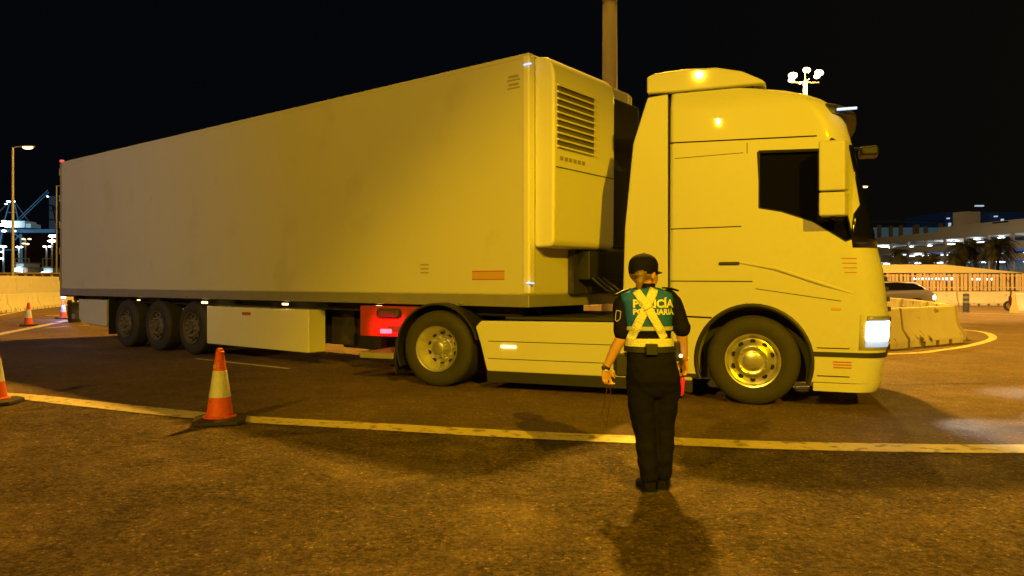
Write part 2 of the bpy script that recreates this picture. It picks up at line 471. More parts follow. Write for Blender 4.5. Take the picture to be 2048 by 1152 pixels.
def xfront(z):
    T = [(0.20, 1.24), (0.30, 1.30), (0.62, 1.36), (1.0, 1.38), (1.5, 1.33), (1.75, 1.27), (2.2, 1.17), (2.9, 1.02), (3.1, 0.97), (3.3, 0.86), (3.42, 0.70), (3.5, 0.50), (3.58, 0.10)]
    for (a, xa), (b, xb) in zip(T, T[1:]):
        if z <= b: return xa + (xb-xa)*(z-a)/(b-a)
    return T[-1][1]
levels = [0.30, 0.45, 0.60, 0.80, 1.0, 1.25, 1.5, 1.75, 2.0, 2.2, 2.55, 2.9, 3.1, 3.22, 3.32, 3.40, 3.46, 3.51, 3.55, 3.575]
def inset(z):
    t = max(0, (z-1.6)/2.0)
    i = 0.06*t
    if z > 3.4: i += (z-3.4)*0.45
    return i
rings = []
for z in levels:
    i = inset(z)
    rings.append(footprint(z, -0.92, xfront(z), i, 2.5-i, 0.30 if z < 3.4 else 0.34, bow=0.04))
c = MB(); c.loft(rings)
cab = c.build('cab', M['white'], tr, smooth=True)
# wheel arch through both sides, then side window pockets
k = MB(); k.prism([(0.60*math.cos(PI*t/24), 0.50+0.60*math.sin(PI*t/24)) for t in range(25)] + [(-0.60, 0.1), (0.60, 0.1)], -0.4, 2.9)
cut(cab, k.build('cutter', M['black'], tr))
# slot between the front arch and the step
WIN = [(0.06, 2.82), (0.76, 2.80), (0.86, 2.62), (1.02, 1.83), (0.94, 1.80), (0.62, 2.02), (0.30, 2.14), (0.06, 2.19)]
def winring(off=0.0):
    cx = sum(p[0] for p in WIN)/len(WIN); cz = sum(p[1] for p in WIN)/len(WIN)
    return [(cx+(x-cx)*(1-off), cz+(z-cz)*(1-off)) for x, z in WIN]
k = MB(); k.prism(winring(), -0.3, 0.10); cut(cab, k.build('cutter', M['black'], tr))
k = MB(); k.prism(winring(), 2.40, 2.8); cut(cab, k.build('cutter', M['black'], tr))
try: cab.data.set_sharp_from_angle(angle=R(35))
except Exception: pass
for y0, y1 in ((0.085, 0.10), (2.40, 2.415)):
    MB().prism(winring(), y0, y1).build('side_window', M['glass'], tr)
# black window surround and belt line
fr = MB()
WN = winring()
for i in range(len(WN)):
    a, b = WN[i], WN[(i+1) % len(WN)]
    fr.tube([(a[0], 0.045, a[1]), (b[0], 0.045, b[1])], 0.018, 6)
fr.build('window_frame', M['black'], tr)
# windscreen wraps the front corners
ws = MB(); wr = []
for z, a0 in ((1.74, -84), (1.9, -80), (2.1, -66), (2.2, -45), (2.55, -38), (2.86, -36)):
    i = inset(z); xf_ = xfront(z)+0.008; y0_, y1_ = i-0.006, 2.5-i+0.006; rf_ = 0.30
    row = []
    for k in range(9):
        a = R(a0*(1-k/8)); row.append(Vector((xf_-rf_+rf_*math.cos(a), y0_+rf_+rf_*math.sin(a), z)))
    for k in range(1, 4):
        t = k/4; row.append(Vector((xf_+0.04*math.sin(PI*t), y0_+rf_+(y1_-y0_-2*rf_)*t, z)))
    for k in range(9):
        a = R(-a0*(k/8)); row.append(Vector((xf_-rf_+rf_*math.cos(a), y1_-rf_+rf_*math.sin(a), z)))
    wr.append(row)
v = []; f = []
n = len(wr[0])
for r_ in wr: v += r_
for a in range(len(wr)-1):
    for b in range(n-1): f.append((a*n+b, a*n+b+1, (a+1)*n+b+1, (a+1)*n+b))
ws.add(v, f)
wso = ws.build('windscreen', M['glass'], tr, smooth=True)
sd = wso.modifiers.new('s', 'SOLIDIFY'); sd.thickness = 0.006
# black grille across the nose
gr = MB()
for kz in range(7):
    z = 0.72 + kz*0.11
    gr.box(1.30, xfront(z)+0.05, 0.50, 2.0, z, z+0.05)
gr.build('grille', M['black'], tr)
# roof air deflector
sp = MB()
P = [(-1.20, 3.60), (-1.20, 3.80), (-1.10, 3.835), (-0.8, 3.85), (-0.40, 3.83), (-0.12, 3.76), (0.10, 3.64), (0.14, 3.595), (-0.90, 3.59)]
sp.prism(P, 0.12, 2.38)
sp.build('roof_deflector', M['white'], tr, bevel=0.08, seg=4)
MB().box(-1.18, 0.0, 0.20, 2.30, 3.572, 3.60).build('deflector_gap', M['seam'], tr)
# side deflectors behind the cab
for y0, y1, lab in ((0.0, 0.05, 1), (2.45, 2.50, 2)):
    q = MB(); q.prism([(-0.935, 0.92), (-1.47, 0.95), (-1.44, 2.0), (-1.34, 3.0), (-1.17, 3.53), (-0.935, 3.55)], y0+0.012, y1+0.012)
    q.build('side_deflector', M['white'], tr, bevel=0.018)
MB().box(-0.99, -0.93, 0.1, 2.4, 0.9, 3.5).build('rear_wall', M['chassis'], tr)
# body seams (thin dark gaps)
sm = MB()
def seam(x0, z0, x1, z1, t=0.012, y=-0.001):
    d = Vector((x1-x0, 0, z1-z0)).normalized(); nn = Vector((-d.z, 0, d.x))*t/2
    i0 = inset(z0); i1 = inset(z1)
    a = [Vector((x0, i0+y, z0)), Vector((x1, i1+y, z1))]
    sm.add([a[0]-nn, a[1]-nn, a[1]+nn, a[0]+nn, a[0]-nn+Vector((0, .01, 0)), a[1]-nn+Vector((0, .01, 0)), a[1]+nn+Vector((0, .01, 0)), a[0]+nn+Vector((0, .01, 0))],
           [(0,1,2,3),(4,7,6,5),(0,4,5,1),(1,5,6,2),(2,6,7,3),(3,7,4,0)])
seam(-0.92, 2.985, 0.66, 2.955, 0.016)
seam(-0.90, 1.985, -0.12, 1.995); seam(-0.90, 1.385, 0.0, 1.38); seam(-0.06, 2.93, -0.06, 1.10, 0.008)
seam(-0.90, 0.985, -0.44, 0.97, 0.02)
seam(0.03, 1.30, 0.90, 1.17, 0.008); seam(-0.86, 2.80, -0.1, 2.82, 0.007)
sm.build('seam', M['seam'], tr)
# styling crease and handle
cr2 = MB(); cr2.tube([(-0.18, 0.0, 1.60), (0.25, -0.008, 1.52), (0.7, -0.008, 1.36), (1.05, 0.006, 1.24)], [0.01, 0.02, 0.02, 0.008], 8)
cr2.build('body_crease', M['white'], tr, smooth=True)
hd = MB(); hd.box(-0.36, -0.14, -0.02, 0.012, 1.565, 1.60); hd.build('door_handle', M['black'], tr, bevel=0.008)
q = MB(); q.box(0.80, 0.90, -0.006, 0.012, 1.07, 1.10); q.build('side_repeater', M['orangemark'], tr, bevel=0.004)
for z_ in (0.36, 0.66):
    q = MB(); q.box(0.66, 0.98, -0.002, 0.02, z_, z_+0.012); q.build('step_edge', M['black'], tr)
q = MB(); q.box(-0.93, -0.60, -0.004, 0.03, 0.30, 0.33); q.build('sill_trim', M['black'], tr)
# arch lip
lip = MB()
pts = [(0.0 + 0.615*math.cos(a), 0.006, 0.50 + 0.615*math.sin(a)) for a in [PI*(-0.12 + 1.24*t/28) for t in range(29)]]
lip.tube(pts, 0.026, 8); lip.build('wheel_arch_lip', M['black'], tr, smooth=True)
MB().box(-0.58, 0.58, 0.10, 2.4, 1.05, 1.085).build('arch_liner', M['black'], tr)
MB().box(-0.62, 0.64, 0.42, 2.08, 0.24, 1.04).build('engine_block', M['black'], tr)
MB().box(-3.1, -0.64, 0.64, 1.86, 0.26, 0.60).build('drive_line', M['chassis'], tr)
# dark step line and lower bumper skirt
bs = MB(); rg = []
for z in (0.575, 0.625):
    rg.append(footprint(z, 0.60, xfront(z)+0.012, -0.01, 2.51, 0.30, rr=0.01, bow=0.04))
bs.loft(rg); bs.build('bumper_strip', M['black'], tr, smooth=True)
lo = MB(); lo.loft([footprint(z, 0.62, x, 0.02, 2.48, 0.28, rr=0.01, bow=0.04) for z, x in ((0.20, 1.26), (0.26, 1.30), (0.31, 1.31))])
lo.build('bumper_lip', M['white'], tr, smooth=True)
rb = MB()
for kz in range(3): rb.box(0.82, 1.00, -0.004, 0.01, 0.455+kz*0.03, 0.468+kz*0.03)
rb.build('bumper_marking', M['redmark'], tr)
dm = MB()
for kz in range(4): dm.box(0.93-0.01*kz, 1.05, -0.002, 0.02, 1.47+kz*0.05, 1.479+kz*0.05)
dm.build('door_emblem', M['redmark'], tr)
# headlamps: near and far, wrapping the corner
for side in (0, 1):
    hl = MB(); rr_ = []
    for z in (0.755, 0.78, 0.93, 0.955):
        full = footprint(z, -0.92, xfront(z)+0.014, -0.012, 2.512, 0.30, bow=0.04)
        a = full[9+1:9+9] if side == 0 else full[9+9+3:9+9+3+8]
        rr_.append(a)
    v = []; f = []; n = len(rr_[0])
    for r_ in rr_: v += r_
    for a in range(len(rr_)-1):
        for b in range(n-1): f.append((a*n+b, a*n+b+1, (a+1)*n+b+1, (a+1)*n+b))
    hl.add(v, f)
    o = hl.build('headlight', M['e_head'], tr, smooth=True)
    s_ = o.modifiers.new('s', 'SOLIDIFY'); s_.thickness = 0.02
    for z0_, z1_, mm_ in ((0.685, 0.745, M['e_daystrip']), (0.965, 1.015, M['alu'])):
        fa_ = [footprint(z_, -0.92, xfront(z_)+0.012, -0.010, 2.510, 0.30, bow=0.04) for z_ in (z0_, z1_)]
        ra_ = [x_[10:18] if side == 0 else x_[21:29] for x_ in fa_]
        dq = MB(); dq.add(ra_[0] + ra_[1], [(b, b+1, 8+b+1, 8+b) for b in range(7)])
        o = dq.build('daylight_strip' if z0_ < 0.8 else 'indicator_strip', mm_, tr, smooth=True)
        s_ = o.modifiers.new('s', 'SOLIDIFY'); s_.thickness = 0.015
    hb = MB(); rr_ = []
    for z in (0.655, 1.035):
        full = footprint(z, -0.92, xfront(z)+0.006, -0.005, 2.505, 0.30, bow=0.04)
        rr_.append(full[9:9+9] if side == 0 else full[9+9+3:9+9+3+9])
    v = rr_[0] + rr_[1]; n = len(rr_[0])
    hb.add(v, [(b, b+1, n+b+1, n+b) for b in range(n-1)])
    o = hb.build('headlight_housing', M['white'], tr, smooth=True)
    s_ = o.modifiers.new('s', 'SOLIDIFY'); s_.thickness = 0.01
def tw(x, y, z):
    c_, s_ = math.cos(TA), math.sin(TA)
    return (2.667 + x*c_ - y*s_, 8.2 + x*s_ + y*c_, z)
for y in (0.25, 2.25):
    light('headlamp_beam', 'SPOT', tw(1.50, y, 0.85), 420, (0.8, 0.9, 1.0), 0.06, target=tw(9, y-0.6, 0.0), size=70, blend=0.8)
light('headlamp_spill', 'SPOT', tw(1.45, 0.05, 0.78), 160, (0.8, 0.9, 1.0), 0.05, target=tw(2.7, -0.8, 0.0), size=75, blend=0.9)
# sun visor with marker lamps
sv = MB(); sv.loft([footprint(z, 0.55, x, 0.12, 2.38, 0.30, rr=0.02, bow=0.05) for z, x in ((3.20, 1.06), (3.23, 1.07), (3.30, 0.98), (3.33, 0.90))])
sv.build('sun_visor', M['black'], tr, smooth=True)
for x, y in ((0.86, 0.10), (0.92, 2.38)):
    MB().box(x, x+0.20, y-0.012, y+0.02, 3.225, 3.25).build('marker_lamp', M['e_blue'], tr, bevel=0.006)
# mirrors: near one white housing before the pillar, far one dark
for y, sg in ((0.0, -1), (2.5, 1)):
    mr = MB()
    yy0, yy1 = (y+sg*0.30, y+sg*0.08)
    for (z0, z1) in ((2.32, 2.84), (2.06, 2.305)):
        mr.loft([[Vector((x, yc, z)) for x, yc in ((0.67, yy0), (0.70, yy1), (0.90, yy1), (0.97, (yy0+yy1)/2), (0.92, yy0))] for z in (z0, z0+0.03, z1-0.03, z1)])
    mm = mr.build('mirror', M['white'] if sg < 0 else M['black'], tr, bevel=0.02)
    for z in (2.86, 2.05):
        am = MB(); am.tube([(0.86, y+sg*-0.05, z), (0.80, y+sg*0.2, z)], 0.022, 8); am.build('mirror_arm', M['black'], mm)
fm = MB(); fm.box(1.20, 1.42, 1.75, 2.1, 2.98, 3.10); fm.build('front_mirror', M['black'], tr, bevel=0.03)
fa = MB(); fa.tube([(0.95, 1.92, 3.12), (1.28, 1.92, 3.08)], 0.018, 8); fa.build('front_mirror_arm', M['black'], tr)
# chassis, side skirts, fifth wheel, mudguards, catwalk
MB().box(-4.85, -0.9, 0.80, 1.70, 0.62, 0.92).build('chassis_frame', M['chassis'], tr)
for y0, y1 in ((0.03, 0.10), (2.40, 2.47)):
    sk = MB(); sk.prism([(-0.66, 0.24), (-0.66, 0.90), (-3.30, 0.88), (-3.38, 0.80), (-3.30, 0.55), (-3.22, 0.24)], y0, y1)
    so = sk.build('side_skirt', M['white'], tr, bevel=0.02)
    ln = MB()
    for z in (0.62, 0.40): ln.box(-3.2, -0.7, y0-0.003 if y0 < 1 else y1, y0+0.0 if y0 < 1 else y1+0.003, z, z+0.008)
    ln.build('skirt_groove', M['seam'], so)
    MB().box(-3.22, -0.66, y0+0.012, y1-0.012, 0.11, 0.245).build('rubber_skirt', M['black'], tr)
MB().box(-3.2, -0.75, 0.12, 0.62, 0.30, 0.80).build('fuel_tank', M['alu'], tr, bevel=0.06)
MB().box(-3.2, -0.75, 1.88, 2.38, 0.30, 0.80).build('fuel_tank', M['alu'], tr, bevel=0.06)
MB().box(-3.0, -1.0, 0.12, 2.38, 0.90, 0.935).build('catwalk', M['black'], tr)
mk = MB(); mk.box(-3.02, -2.82, 0.018, 0.032, 0.545, 0.575); mk.build('side_marker', M['e_amber'], tr)
MB().box(-4.4, -3.3, 0.85, 1.65, 0.935, 1.02).build('fifth_wheel', M['chassis'], tr, bevel=0.03)
MB().box(-0.98, -0.7, 0.05, 2.4, 0.28, 0.9).build('step_box', M['chassis'], tr)
for y0, y1 in ((0.02, 0.62), (1.88, 2.48)):
    mg = MB()
    outer = [(-3.93 + 0.60*math.cos(a), 0.5 + 0.60*math.sin(a)) for a in [R(205 - k*8) for k in range(25)]]
    inner = [(-3.93 + 0.575*math.cos(a), 0.5 + 0.575*math.sin(a)) for a in [R(5 + k*8) for k in range(25)]]
    inner = [(-3.93 + 0.575*math.cos(a), 0.5 + 0.575*math.sin(a)) for a in [R(13 + k*8) for k in range(25)]]
    mg.prism(outer + inner, y0, y1); mg.build('mudguard', M['black'], tr)
    mf = MB(); mf.box(-4.56, -4.545, y0+0.03, y1-0.03, 0.14, 0.60); mf.build('mud_flap', M['black'], tr)
wheel(tr, (0, 0.02, 0.5), 'flat', 0.315)
wheel(tr, (0, 2.48, 0.5), 'flat', 0.315, far=True)
wheel(tr, (-3.93, 0.02, 0.5), 'deep', 0.62)
wheel(tr, (-3.93, 2.48, 0.5), 'deep', 0.62, far=True)
MB().tube([(0, 0.3, 0.5), (0, 2.2, 0.5)], 0.07, 10).build('axle', M['chassis'], tr)
MB().tube([(-3.93, 0.5, 0.5), (-3.93, 2.0, 0.5)], 0.10, 10).build('axle', M['chassis'], tr)
tl = MB(); tl.box(-4.95, -4.78, 0.30, 0.34, 0.66, 0.72); tl.build('tail_light', M['e_red'], tr, bevel=0.01)
tl = MB(); tl.box(-4.95, -4.78, 2.16, 2.20, 0.66, 0.72); tl.build('tail_light', M['e_red'], tr, bevel=0.01)
MB().box(-5.40, -4.40, 0.50, 2.0, 0.60, 1.03).build('rear_crossmember', mat('tail_lit_red', (0.30, 0.03, 0.03), 0.5, var=0.3, vscale=6, stretch=(1, 1, 8)), tr, bevel=0.01)  # tail light's red cast is put into the base colour
rg_ = MB(); rg_.box(-5.10, -4.72, 0.42, 0.60, 0.86, 1.0); rg_.build('air_tank', M['chassis'], tr, bevel=0.05)
MB().box(-5.15, -4.62, 0.10, 2.3, 0.33, 0.41).build('rear_bar', M['alu'], tr, bevel=0.012)
light('tail_light_glow', 'SPOT', tw(-4.95, 0.02, 0.66), 34, (1.0, 0.0, 0.02), 0.03, target=tw(-4.92, 1.0, 0.72), size=80, blend=0.5)

# ------------------------------------------------------------------ refrigerated trailer
RA = math.atan2(-0.610, 0.792)
tl_ = thing('refrigerated_trailer', (0.21, 9.07, 0), RA, 'long white box trailer with a refrigeration unit on its front wall and triple rear axles', 'trailer')
Lr = -13.65
b = MB(); b.box(Lr, 0, 0.0, 2.6, 1.20, 4.20); b.build('box_body', M['panel'], tl_, bevel=0.045, seg=3)
b = MB(); b.box(Lr-0.004, 0.004, -0.012, 2.612, 1.06, 1.215); b.build('bottom_rail', M['alu'], tl_, bevel=0.01)
b = MB(); b.box(Lr-0.01, 0.0, -0.006, 0.03, 4.13, 4.19); b.build('top_rail', M['white'], tl_, bevel=0.01)
b = MB(); b.box(-0.10, 0.012, -0.012, 0.12, 1.22, 4.17); b.build('corner_post', M['unit_white'], tl_, bevel=0.03, seg=3)
b = MB(); b.box(-0.10, 0.012, 2.48, 2.612, 1.22, 4.17); b.build('corner_post', M['unit_white'], tl_, bevel=0.03, seg=3)
b = MB(); b.box(Lr-0.05, Lr+0.02, -0.014, 2.614, 1.02, 4.16); b.build('rear_door_frame', M['steel'], tl_, bevel=0.01)
hg = MB()
for kz in range(5): hg.tube([(Lr-0.02, -0.02, 1.4+kz*0.62), (Lr-0.02, -0.02, 1.55+kz*0.62)], 0.022, 8)
hg.build('door_hinge', M['steel'], tl_)["kind"] = 'stuff'
MB().box(Lr-0.04, Lr+0.04, -0.02, 0.05, 4.19, 4.24).build('marker_lamp', em('red_marker_glow', (1, .15, .1), 0.8), tl_)
# chassis beneath
for y0 in (0.70, 1.75): MB().box(Lr+0.1, -0.4, y0, y0+0.14, 0.82, 1.06).build('chassis_rail', M['chassis'], tl_)
MB().box(Lr+0.05, -0.3, 0.25, 0.32, 0.93, 1.06).build('side_member', M['chassis'], tl_)
for kx in range(10): MB().box(-13.2+kx*1.3, -13.1+kx*1.3, 0.10, 2.5, 0.98, 1.06).build('cross_member', M['chassis'], tl_)
for ax in (-7.93, -9.25, -10.57):
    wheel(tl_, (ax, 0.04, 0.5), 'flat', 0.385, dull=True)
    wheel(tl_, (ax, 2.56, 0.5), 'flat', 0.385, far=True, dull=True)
    MB().tube([(ax, 0.4, 0.5), (ax, 2.2, 0.5)], 0.07, 10).build('axle', M['chassis'], tl_)
mg = MB(); mg.box(-11.25, -7.38, 0.05, 0.5, 1.035, 1.058); mg.build('mudguard', M['black'], tl_)
MB().box(-11.32, -11.29, 0.04, 0.52, 0.24, 1.05).build('mud_flap', M['black'], tl_)
# white pallet box and rear panel box
pb = MB(); pb.box(-7.36, -4.36, 0.02, 0.36, 0.24, 0.93); pbo = pb.build('pallet_box', M['unit_white'], tl_, bevel=0.02)
MB().box(-6.20, -5.95, 0.008, 0.021, 0.80, 0.85).build('label_plate', M['redmark'], pbo)
rp2 = MB(); rp2.prism([(-12.78, 0.98), (-12.78, 0.52), (-12.3, 0.42), (-11.42, 0.40), (-11.42, 0.98)], 0.03, 0.5); rp2.build('rear_panel', M['panel'], tl_, bevel=0.02)
MB().box(-13.6, -13.45, 0.2, 2.4, 0.50, 0.62).build('under_run_bar', M['alu'], tl_, bevel=0.01)
for y0 in (0.72, 1.74): MB().box(-13.56, -13.48, y0, y0+0.1, 0.55, 1.0).build('under_run_bracket', M['chassis'], tl_)
MB().box(-4.25, -3.45, 0.62, 2.2, 0.30, 1.0).build('tool_box', M['black'], tl_, bevel=0.02)
MB().box(-3.05, -2.6, 0.55, 2.0, 0.55, 1.0).build('air_tank', M['chassis'], tl_, bevel=0.08)
MB().box(-7.3, -3.9, 0.56, 0.60, 0.35, 1.0).build('inner_plate', M['chassis'], tl_)
# landing legs
for y0 in (0.45, 1.95):
    lg = MB(); lg.box(-3.30, -3.16, y0, y0+0.14, 0.35, 1.05); lg.tube([(-3.23, y0+0.07, 0.32), (-3.23, y0+0.07, 0.7)], 0.045, 8)
    lg.box(-3.38, -3.08, y0-0.06, y0+0.2, 0.28, 0.32); lg.build('landing_leg', M['chassis'], tl_, bevel=0.008)
lb = MB(); lb.tube([(-3.2, 0.5, 0.75), (-3.2, 2.0, 0.75)], 0.03, 8); lb.build('leg_brace', M['chassis'], tl_)
for x, z, sc in ((-7.40, 0.995, 1.25), (-4.95, 1.01, 1.0), (-2.70, 1.02, 0.8), (-9.9, 1.0, 0.6)):
    MB().box(x-0.07*sc, x+0.07*sc, -0.010, 0.02, z-0.016*sc, z+0.016*sc).build('side_marker', M['e_amber'], tl_, bevel=0.006)
for x, z in ((-0.06, 4.045), (-0.02, 1.36)):
    MB().box(x-0.01, x+0.10, -0.026, 0.0, z-0.008, z+0.008).build('front_marker', M['e_blue'], tl_)
q = MB()
for kk in range(90):
    x_ = -13.5 + kk*0.15; q.box(x_-0.006, x_+0.006, -0.0155, -0.011, 1.165, 1.177)
q.build('rail_rivet', M['steel'], tl_)["kind"] = 'stuff'
for kk in range(6):
    x_ = -12.6 + kk*2.3; q = MB(); q.tube([(x_-0.04, -0.016, 1.10), (x_, -0.03, 1.085), (x_+0.04, -0.016, 1.10)], 0.007, 6); q.build('rope_hook', M['steel'], tl_)
# placards and stickers
pl = MB(); pl.box(-1.20, -0.62, -0.003, 0.001, 1.42, 1.535)
pl = MB(); pl.box(-0.92, -0.38, -0.003, 0.02, 1.40, 1.52); plo = pl.build('placard', M['orangemark'], tl_)
e_ = MB()
for z in (1.402, 1.506): e_.box(-0.92, -0.38, -0.005, -0.0025, z, z+0.012)
e_.build('placard_border', M['redmark'], plo)
st = MB()
for kz in range(3): st.box(-1.86, -1.70, -0.003, 0.001, 1.49+kz*0.055, 1.51+kz*0.055)
st.build('sticker', M['greymark'], tl_)
st = MB()
for kz in range(2): st.box(-0.34, -0.14, -0.003, 0.001, 3.78+kz*0.10, 3.80+kz*0.10); st.box(-0.32, -0.16, -0.003, 0.001, 3.82+kz*0.10, 3.85+kz*0.10)
st.build('sticker', M['greymark'], tl_)
# refrigeration unit
ru = MB()
NY0, NY1 = 0.10, 1.58
prof = [(0.0, 1.80), (0.24, 1.80), (0.29, 1.86), (0.30, 2.75), (0.30, 3.9), (0.27, 4.04), (0.19, 4.13), (0.0, 4.16)]
ru.prism(prof, NY0, NY1); ruo = ru.build('refrigeration_unit', M['unit_white'], tl_, bevel=0.05, seg=3)
for y0 in (0.17,):
    gb = MB(); gb.box(0.285, 0.304, y0, y0+0.85, 3.02, 3.80); go = gb.build('intake_grille', M['grille_back'], ruo)
    sl = MB()
    for kz in range(10):
        z = 3.03 + kz*0.083
        sl.prism([(0.298, z), (0.328, z-0.012), (0.328, z+0.010), (0.298, z+0.022)], y0-0.005, y0+0.855)
    sl.build('louvre', M['unit_white'], go)["kind"] = 'stuff'
    lb_ = MB()
    for kk in range(6): lb_.box(0.299, 0.306, y0+0.06+kk*0.10, y0+0.13+kk*0.10, 2.87, 2.92)
    lb_.build('unit_marking', M['greymark'], ruo)["kind"] = 'stuff'
g2 = MB(); g2.box(0.298, 0.306, 0.14, 1.54, 2.775, 2.785); g2.build('panel_seam', M['seam'], ruo)
MB().box(0.006, 0.20, 1.62, 2.46, 1.86, 3.95).build('gap_dark_box', M['black'], tl_, bevel=0.03)  # black box added to keep the gap behind the cab dark
MB().box(0.013, 0.10, 0.85, 2.4, 1.22, 1.80).build('unit_shade_panel', M['chassis'], tl_)  # dark panel added for the shade and equipment under the unit
MB().box(0.016, 0.28, 0.95, 1.9, 1.40, 1.78).build('battery_box', M['black'], tl_, bevel=0.02)
hs = MB()
for q in range(3):
    hs.tube([(0.05, 1.0+q*0.15, 1.6), (0.5, 1.05+q*0.15, 1.25), (1.0, 1.0+q*0.12, 1.15), (1.45, 1.15+q*0.15, 1.6)], 0.015, 6)
hs.build('air_hose', M['black'], tl_)["kind"] = 'stuff'

# ------------------------------------------------------------------ cones
def cone(loc, rz, label, s=1.0, grp='traffic cones along the lane', sleeve=True):
    t = thing('traffic_cone', loc, rz, label, 'traffic cone', grp)
    t.scale = (s, s, s)
    bb = MB()
    o8 = [Vector((0.24*sx_, 0.24*sy_, 0)) for sx_, sy_ in ((-1, -.7), (-.7, -1), (.7, -1), (1, -.7), (1, .7), (.7, 1), (-.7, 1), (-1, .7))]
    bb.loft([[p + Vector((0, 0, 0.0)) for p in o8], [p + Vector((0, 0, 0.035)) for p in o8], [p*0.82 + Vector((0, 0, 0.05)) for p in o8]])
    bb.build('base', M['cone_base'], t, bevel=0.006)
    z0, z1, r0, r1 = 0.048, 0.71, 0.128, 0.032
    def rad(z): return r0 + (r1-r0)*(z-z0)/(z1-z0)
    c_ = MB(); c_.lathe([(r0+0.03, z0), (r0+0.03, z0+0.012), (r0, z0+0.02)] + [(rad(z), z) for z in (0.2, 0.3, 0.45, 0.6)] + [(rad(0.665), 0.665), (0.040, 0.668), (0.040, 0.685), (r1, 0.69), (r1-0.004, 0.715), (0.02, 0.72)], 40)
    c_.build('cone_body', M['cone'], t, smooth=True)
    s_ = MB(); s_.lathe([(rad(0.245)+0.001, 0.245), (rad(0.247)+0.003, 0.247), (rad(0.50)+0.003, 0.50), (rad(0.502)+0.001, 0.502)], 40)
    s_.build('reflective_sleeve', M['reflect'], t, smooth=True)
    return t
c1 = cone((-2.86, 7.24, 0.0085), R(18), 'orange and white traffic cone on the edge line, in front of the pallet box')
c2 = cone((-5.84, 8.34, 0.0085), R(8), 'traffic cone cut off by the left picture edge, beside the edge line')
p = gp(57, 652); c3 = cone((p.x, p.y, 0.0085), R(30), 'dull orange cone far off by the left wall, on the lane line')
p = gp(127, 638); c4 = cone((p.x, p.y, 0.0085), R(50), 'pink-lit cone with a blue-white lamp on top, behind the trailer rear')
bl = thing('warning_beacon', (p.x, p.y, 0.728), 0, 'bright blue-white warning lamp on top of the farthest cone', 'warning lamp')
q = MB(); q.lathe([(0.03, 0), (0.05, 0.01), (0.05, 0.03)], 16); q.build('beacon_base', M['black'], bl)
q = MB(); q.lathe([(0.05, 0.03), (0.075, 0.07), (0.075, 0.13), (0.04, 0.17), (0.01, 0.18)], 16); q.build('beacon_lens', M['e_beacon'], bl, smooth=True)
light('beacon_light', 'POINT', (p.x+0.1, p.y-0.25, 0.85), 55, (0.18, 0.3, 1.0), 0.05)
light('beacon_light', 'POINT', (p.x+1.75, p.y-6.9, 0.95), 14, (0.12, 0.18, 1.0), 0.05)
# number ring on the near cone
rgm = MB(); rgm.lathe([(0.017, -0.002), (0.011, -0.002), (0.011, 0.002), (0.017, 0.002)], 18, 'y', closed=True)
ro = rgm.build('cone_mark', M['letter'], c1); ro.location = (-0.046, -0.036, 0.545); ro.rotation_euler = (R(-8), 0, R(-52))

# black drum behind the trailer
pd = gp(149, 645)
dr = thing('plastic_drum', (pd.x, pd.y, 0.004), 0, 'black plastic drum with a ragged rim standing under the trailer rear end', 'drum')
q = MB(); q.lathe([(0.17, 0), (0.19, 0.02), (0.20, 0.3), (0.215, 0.33), (0.205, 0.36), (0.21, 0.62), (0.23, 0.65), (0.225, 0.68), (0.19, 0.68)], 24); q.build('drum_body', M['black'], dr, smooth=True)
q = MB()
for kk in range(7):
    a = kk*2*PI/7; q.lathe([(0.03, 0.67), (0.03, 0.74), (0.015, 0.76)], 8, org=(0.18*math.cos(a), 0.18*math.sin(a), 0))
q.build('rim_knob', M['black'], dr)["kind"] = 'stuff'

# ------------------------------------------------------------------ concrete barriers
def barrier(a, b_, label, m, grp, hh=0.82):
    a = Vector((a[0], a[1], 0)); b_ = Vector((b_[0], b_[1], 0)); d = b_-a; Ln = d.length
    t = MB(); W = 0.29
    prof = [(-W, 0.10), (-W, 0.17), (-0.155, 0.38), (-0.105, hh-0.02), (-0.085, hh), (0.085, hh), (0.105, hh-0.02), (0.155, 0.38), (W, 0.17), (W, 0.10)]
    # irregular chipped edges: several sections along the length
    n = max(6, int(Ln/0.12)); rings = []
    rnd = random.Random(int(a.x*100)+int(a.y*10))
    for k in range(n+1):
        x = Ln*k/n; row = []
        for (yy, zz) in prof:
            j = noise.noise(Vector((x*6+a.x, yy*9, zz*7)))*0.010
            row.append(Vector((x, yy+j*(1 if yy > 0 else -1), zz + (j*0.8 if zz < hh-0.1 else 0))))
        rings.append(row)
    t.loft(rings)
    nf = max(2, int(Ln/0.55)); fw = Ln/nf
    for k in range(nf):
        g_ = 0.07
        t.box(k*fw+(g_ if k else 0), (k+1)*fw-(g_ if k < nf-1 else 0), -W+0.003, W-0.003, 0.0, 0.13)
    o = t.build('concrete_barrier', m, None, loc=(a.x, a.y, 0.004), rz=math.atan2(d.y, d.x), bevel=0.006)
    return tag(o, label, 'barrier', grp)
G1 = 'painted concrete barriers round the traffic island'
barrier((8.12, 15.62), (10.02, 16.92), 'chipped yellow-white concrete barrier nearest the island tip, right of the headlight', M['concrete_worn'], G1)
barrier((5.75, 14.22), (8.02, 15.50), 'worn concrete barrier whose left end disappears behind the truck front', M['concrete_worn'], G1)
barrier((10.32, 17.35), (11.55, 20.3), 'concrete barrier turning back from the island tip, end face towards the camera', M['concrete_worn'], G1)
barrier((11.65, 20.6), (12.55, 23.5), 'second barrier of the far island row, its top showing under the grey car', M['concrete'], G1)
barrier((12.62, 23.8), (13.3, 26.8), 'third barrier of the far island row, beside the truck nose', M['concrete'], G1)
p = gp(2019, 627)
barrier((p.x+0.2, p.y), (p.x+3.2, p.y+0.2), 'pale concrete barrier cut off by the right picture edge', M['concrete'], G1, 0.86)
